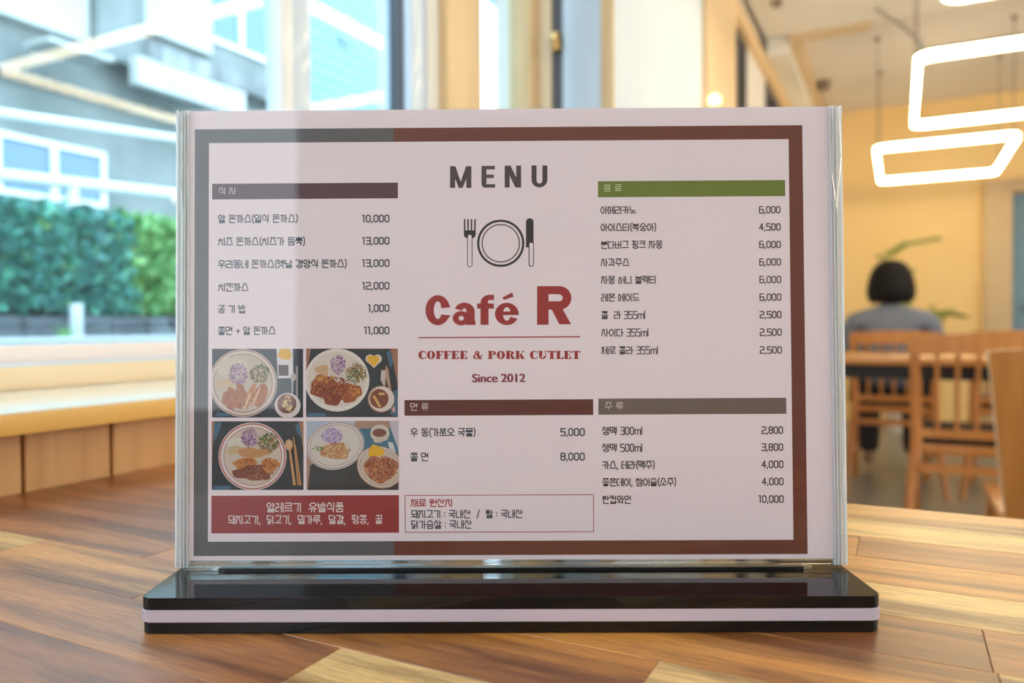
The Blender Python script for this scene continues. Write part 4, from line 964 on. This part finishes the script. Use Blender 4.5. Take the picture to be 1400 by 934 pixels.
# ================================================================ OUTSIDE
conc = noisy('street_concrete', (.15, .19, .19), (.27, .31, .31), .85, 1.6, (1, 1, 1.0), detail=8)
creamw = noisy('pale_render', (.44, .48, .47), (.54, .57, .55), .8, 2)
bluew = noisy('pale_blue_siding', (.17, .32, .39), (.22, .38, .46), .6, 2, (1, .2, 14))
stain = noisy('stained_concrete', (.06, .08, .09), (.42, .46, .47), .9, 2.2, (1, 1.3, .45), detail=8)
outframe = mat('outside_white_metal', (.82, .88, .92), .4)
outglass = mat('outside_window_glass', (.10, .22, .34), .12, spec=.8)
stonem = noisy('dark_bed_stone', (.10, .12, .14), (.22, .25, .28), .9, 9, detail=6)
box('ground_outside', conc, -40, -.5, -20, 40, .70, .80, kind='structure')
bm = bmesh.new(); bm_box(bm, -.5, -.33, -20, 7.6, -.06, .80); obj('trim_9', bm, conc, kind='structure')

def bldg(name, label, X, y0, y1, z1, m):
    t = thing(name, label, 'building', (X, (y0+y1)/2, .8)); hy = (y1-y0)/2
    bm = bmesh.new(); bm_box(bm, -5, 0, -hy, hy, 0, z1-.8); obj('wall', bm, m, t)
    return t
def bwin(t, y0, y1, z0, z1, panes=2, X=0):
    """window on a building: frame with its panes"""
    oy, oz = t.location.y, t.location.z
    bm = bmesh.new(); f = .05
    for a, b, c, d in ((y0, y1, z0-f, z0), (y0, y1, z1, z1+f), (y0-f, y0, z0-f, z1+f), (y1, y1+f, z0-f, z1+f)): bm_box(bm, X-.04, X+.04, a-oy, b-oy, c-oz, d-oz)
    for k in range(1, panes): yy = y0+(y1-y0)*k/panes; bm_box(bm, X-.04, X+.045, yy-.03-oy, yy+.03-oy, z0-oz, z1-oz)
    w_ = obj('window', bm, outframe, t)
    for k in range(panes):
        bm = bmesh.new(); bm_box(bm, X-.02, X+.01, y0+(y1-y0)*k/panes-oy, y0+(y1-y0)*(k+1)/panes-oy, z0-oz, z1-oz); obj('pane', bm, outglass, w_)
bx_ = -6.5
A = bldg('apartment_building', 'weathered grey-blue concrete building across the street with white-framed windows', bx_, -6, 7.7, 7.5, conc)
a = on(-2, 190, 0, bx_); b = on(135, 190, 0, bx_); c = on(70, 268, 0, bx_)
bwin(A, a.y, b.y, c.z, a.z+.02)
a = on(296, -30, 0, bx_); b = on(384, 85, 0, bx_); bwin(A, a.y-.15, b.y-.2, b.z-.05, b.z+2.2, 2)
oy, oz = A.location.y, A.location.z
def apart(nm, m, p, q, x0, x1, dz=0):
    """block on the facade between two photo points"""
    a = on(*p, 0, bx_); b = on(*q, 0, bx_); bm = bmesh.new()
    y0, y1 = sorted((a.y, b.y)); z0, z1 = sorted((a.z, b.z)); bm_box(bm, x0, x1, y0-oy, y1-oy, z0-oz, z1-oz); obj(nm, bm, m, A)
apart('cladding_panel', creamw, (-120, -160), (112, 62), 0, .12)
apart('cladding_panel', creamw, (182, -160), (282, 78), 0, .10)
apart('pier', conc, (112, -160), (180, 100), 0, .22)
apart('stained_band', stain, (180, 86), (395, 140), 0, .30)
apart('ledge', creamw, (150, 122), (300, 134), .30, .42)
apart('stained_band', stain, (-120, 66), (180, 150), 0, .14)
apart('canopy', creamw, (20, 62), (110, 96), .14, .5)
B = bldg('blue_house', 'pale blue clad building seen through the narrow sliding pane', -7.5, 8.4, 12.2, 8, bluew)
oyb = B.location.y
a = on(530, 100, 0, -7.5); b = on(545, 100, 0, -7.4); c = on(561, 100, 0, -7.4)
bm = bmesh.new(); bm_box(bm, 0, .15, b.y-oyb, c.y-oyb, 0, 7.2); obj('dark_corner_pipe', bm, mat('dark_blue_pipe', (.05, .10, .18), .5), B)
bm = bmesh.new()
zz = 1.2
while zz < 7.8: bm_box(bm, 0, .02, -1.85, b.y-oyb, zz-.8, zz-.8+.17); zz += .19
obj('siding_board', bm, bluew, B, kind='stuff')
bm = bmesh.new(); zz = on(468, 55, 0, -7.5).z; yy = on(468, 55, 0, -7.5).y; bm_box(bm, .02, .06, yy-.12-oyb, yy+.12-oyb, zz-.88, zz-.8); obj('vent', bm, outglass, B)

# eave of a roof in the bright gap
R2 = on(700, 0, 0, -7.0); 
Hh = bldg('far_house', 'white house corner with a slanting pale blue roof edge in the bright gap', -9.0, 17.5, 24, 4.2, creamw)
p1 = on(655, -20, 0, -9.0); p2 = on(727, 40, 0, -9.0)
bm = bmesh.new()
vs = [bm.verts.new((xx, y_-Hh.location.y, z_-.8)) for xx in (-.3, .3) for y_, z_ in ((p1.y, p1.z), (p2.y+3, p2.z-3*(p1.z-p2.z)/(p2.y-p1.y)), (p2.y+3, p1.z+1.2), (p1.y, p1.z+1.2))]
for q_ in ((0, 1, 2, 3), (7, 6, 5, 4), (0, 4, 5, 1), (1, 5, 6, 2), (2, 6, 7, 3), (3, 7, 4, 0)): bm.faces.new([vs[i] for i in q_])
obj('roof_edge', bm, mat('pale_blue_roof', (.42, .55, .62), .6), Hh)

# railing in front of the building
xr = -4.6
a = on(-200, 218, 0, xr); b = on(430, 287, 0, xr); a2 = on(-200, 126, 0, xr); b2 = on(430, 217, 0, xr)
t = thing('street_railing', 'white metal street railing in front of the concrete building', 'railing', (xr, a.y, .8))
def rl(p): return (0, p.y-a.y, p.z-.8)
bm = bmesh.new(); bm_tube(bm, [rl(a), rl(b)], .042, 10); obj('rail', bm, outframe, t, True, label='thick lower rail')
bm = bmesh.new(); bm_tube(bm, [rl(a2), rl(b2)], .030, 10); obj('rail', bm, outframe, t, True, label='thinner upper rail')
for px in (-120, 100, 330):
    p = on(px, 300, 0, xr); f = (p.y-a.y)/(b.y-a.y); z = a.z+(b.z-a.z)*f; z2 = a2.z+(b2.z-a2.z)*f
    bm = bmesh.new(); bm_tube(bm, [(0, p.y-a.y, 0), (0, p.y-a.y, z-.8)], .036, 10); obj('post', bm, outframe, t, True)

# hedges: leaf masses; the rare brightest leaves have caught light painted in
hm = [noisy('hedge_leaf_deep', (.05, .24, .22), (.08, .32, .28), .45, 6), mat('hedge_leaf_mid', (.10, .42, .30), .4), mat('hedge_leaf_lit', (.45, .85, .30), .4)]
hm2 = [noisy('hedge_leaf_green', (.12, .38, .12), (.18, .48, .16), .5, 6), mat('hedge_leaf_light', (.26, .60, .20), .4), mat('hedge_leaf_pale', (.5, .82, .35), .4)]
def hedge(name, label, x0, x1, y0, y1, z0, zt, mats, n, seed, pb=.03, size=.035):
    rnd = random.Random(seed); t = thing(name, label, 'hedge', ((x0+x1)/2, (y0+y1)/2, z0))
    hx, hy = (x1-x0)/2, (y1-y0)/2; H = zt-z0
    bm = bmesh.new(); bm_box(bm, -hx*.8, hx*.8, -hy*.98, hy*.98, 0, H*.88, .06, 2); obj('dense_core', bm, mats[0], t)
    verts = []; faces = []; mi = []
    for i in range(n):
        face = rnd.random()
        if face < .62: p = Vector((hx*rnd.uniform(.75, 1.05), rnd.uniform(-hy, hy), rnd.uniform(.02, H)))
        elif face < .9: p = Vector((rnd.uniform(-hx, hx), rnd.uniform(-hy, hy), H*rnd.uniform(.86, 1.06)))
        else: p = Vector((rnd.uniform(-hx, hx), rnd.choice((-hy, hy))*rnd.uniform(.94, 1.04), rnd.uniform(.02, H)))
        u = Vector((rnd.gauss(0, 1), rnd.gauss(0, 1), rnd.gauss(0, 1))).normalized(); v = u.orthogonal().normalized(); s = size*rnd.uniform(.6, 1.3)
        k = len(verts); verts += [p-u*s, p+v*s*.5+Vector((0, 0, .003)), p+u*s, p-v*s*.5]; faces.append((k, k+1, k+2, k+3)); r = rnd.random(); mi.append(2 if r < pb else (1 if r < .3 else 0))
    me = bpy.data.meshes.new('leaves'); me.from_pydata(verts, [], faces); [me.materials.append(m_) for m_ in mats]; me.polygons.foreach_set('material_index', mi); me.update()
    o = bpy.data.objects.new('leaves', me); C.objects.link(o); o.parent = t; o['kind'] = 'stuff'
    bm = bmesh.new()
    for i in range(6): yy = -hy+2*hy*(i+.5)/6; bm_tube(bm, [(0, yy, .0), (.02, yy+.02, H*.5)], .012, 6)
    obj('stems', bm, stonem, t)
hx_ = -3.4
p0 = on(0, 430, 0, hx_+.25); p1 = on(176, 430, 0, hx_+.25); p2 = on(262, 430, 0, hx_+.25); zt = on(90, 288, 0, hx_+.2).z; zb = on(90, 432, 0, hx_+.2).z
hedge('hedge', 'dark blue-green clipped hedge outside the left window', hx_-.35, hx_+.25, -1.5, p1.y, zb+.004, zt, hm, 16000, 3, .035)
hedge('hedge', 'lighter bright green hedge outside, next to the menu stand', hx_-.40, hx_+.10, p1.y+.06, p2.y+1.6, zb+.004, zt+.03, hm2, 9000, 4, .12)
# stone bed wall under the hedge: individual stones, white posts, pale kerb
t = thing('bed_wall', 'low dark stone wall under the hedges', 'wall', (hx_-.05, 0, .80))
rnd = random.Random(5); y = -1.5; hs = (zb-.80)
while y < p2.y+1.6:
    wd = rnd.uniform(.14, .3)
    z = 0
    for hh in (hs*.52, hs*.48):
        bm = bmesh.new(); bm_box(bm, -.30+rnd.uniform(-.01, .01), .30+rnd.uniform(-.015, .02), y+.006, y+wd-.006, z+.003, z+hh-.003, .012, 1); obj('stone', bm, stonem, t, True); z += hh
    y += wd
for i, px in enumerate((-230, 101, 330)):
    p = on(px, 440, 0, hx_+.36)
    tt = thing('marker_post', ['short white post standing in front of the stone wall, out of view', 'short white post standing in front of the low dark stone wall', 'short white post behind the menu stand'][i], 'post', (hx_+.38, p.y, .80))
    bm = bmesh.new(); bm_box(bm, -.022, .022, -.022, .022, 0, .20, .004, 2); obj('shaft', bm, outframe, tt, True); bm = bmesh.new(); bm_box(bm, -.035, .035, -.035, .035, 0, .02, .003, 1); obj('foot', bm, outframe, tt, True)
o = tag(box('kerb', creamw, -2.3, -1.6, -3, 7.0, .80, .845, bev=.008), 'long pale kerb running outside below the window', 'kerb')
# tuft of weeds by the post
p = on(100, 466, 0, -2.45)
bm = bmesh.new(); rnd = random.Random(8)
for i in range(60):
    a_ = rnd.uniform(0, 2*PI); r = rnd.uniform(0, .03); x_, y_ = r*math.cos(a_), r*math.sin(a_); h = rnd.uniform(.05, .11); dx, dy = rnd.uniform(-.03, .03), rnd.uniform(-.03, .03)
    vs = [bm.verts.new(v) for v in ((x_-.004, y_, 0), (x_+.004, y_, 0), (x_+dx, y_+dy, h))]; bm.faces.new(vs)
o = tag(obj('weed_tuft', bm, hm2[1]), 'small green weed tuft at the foot of the white post', 'weed'); o.location = (-2.5, p.y, .80)
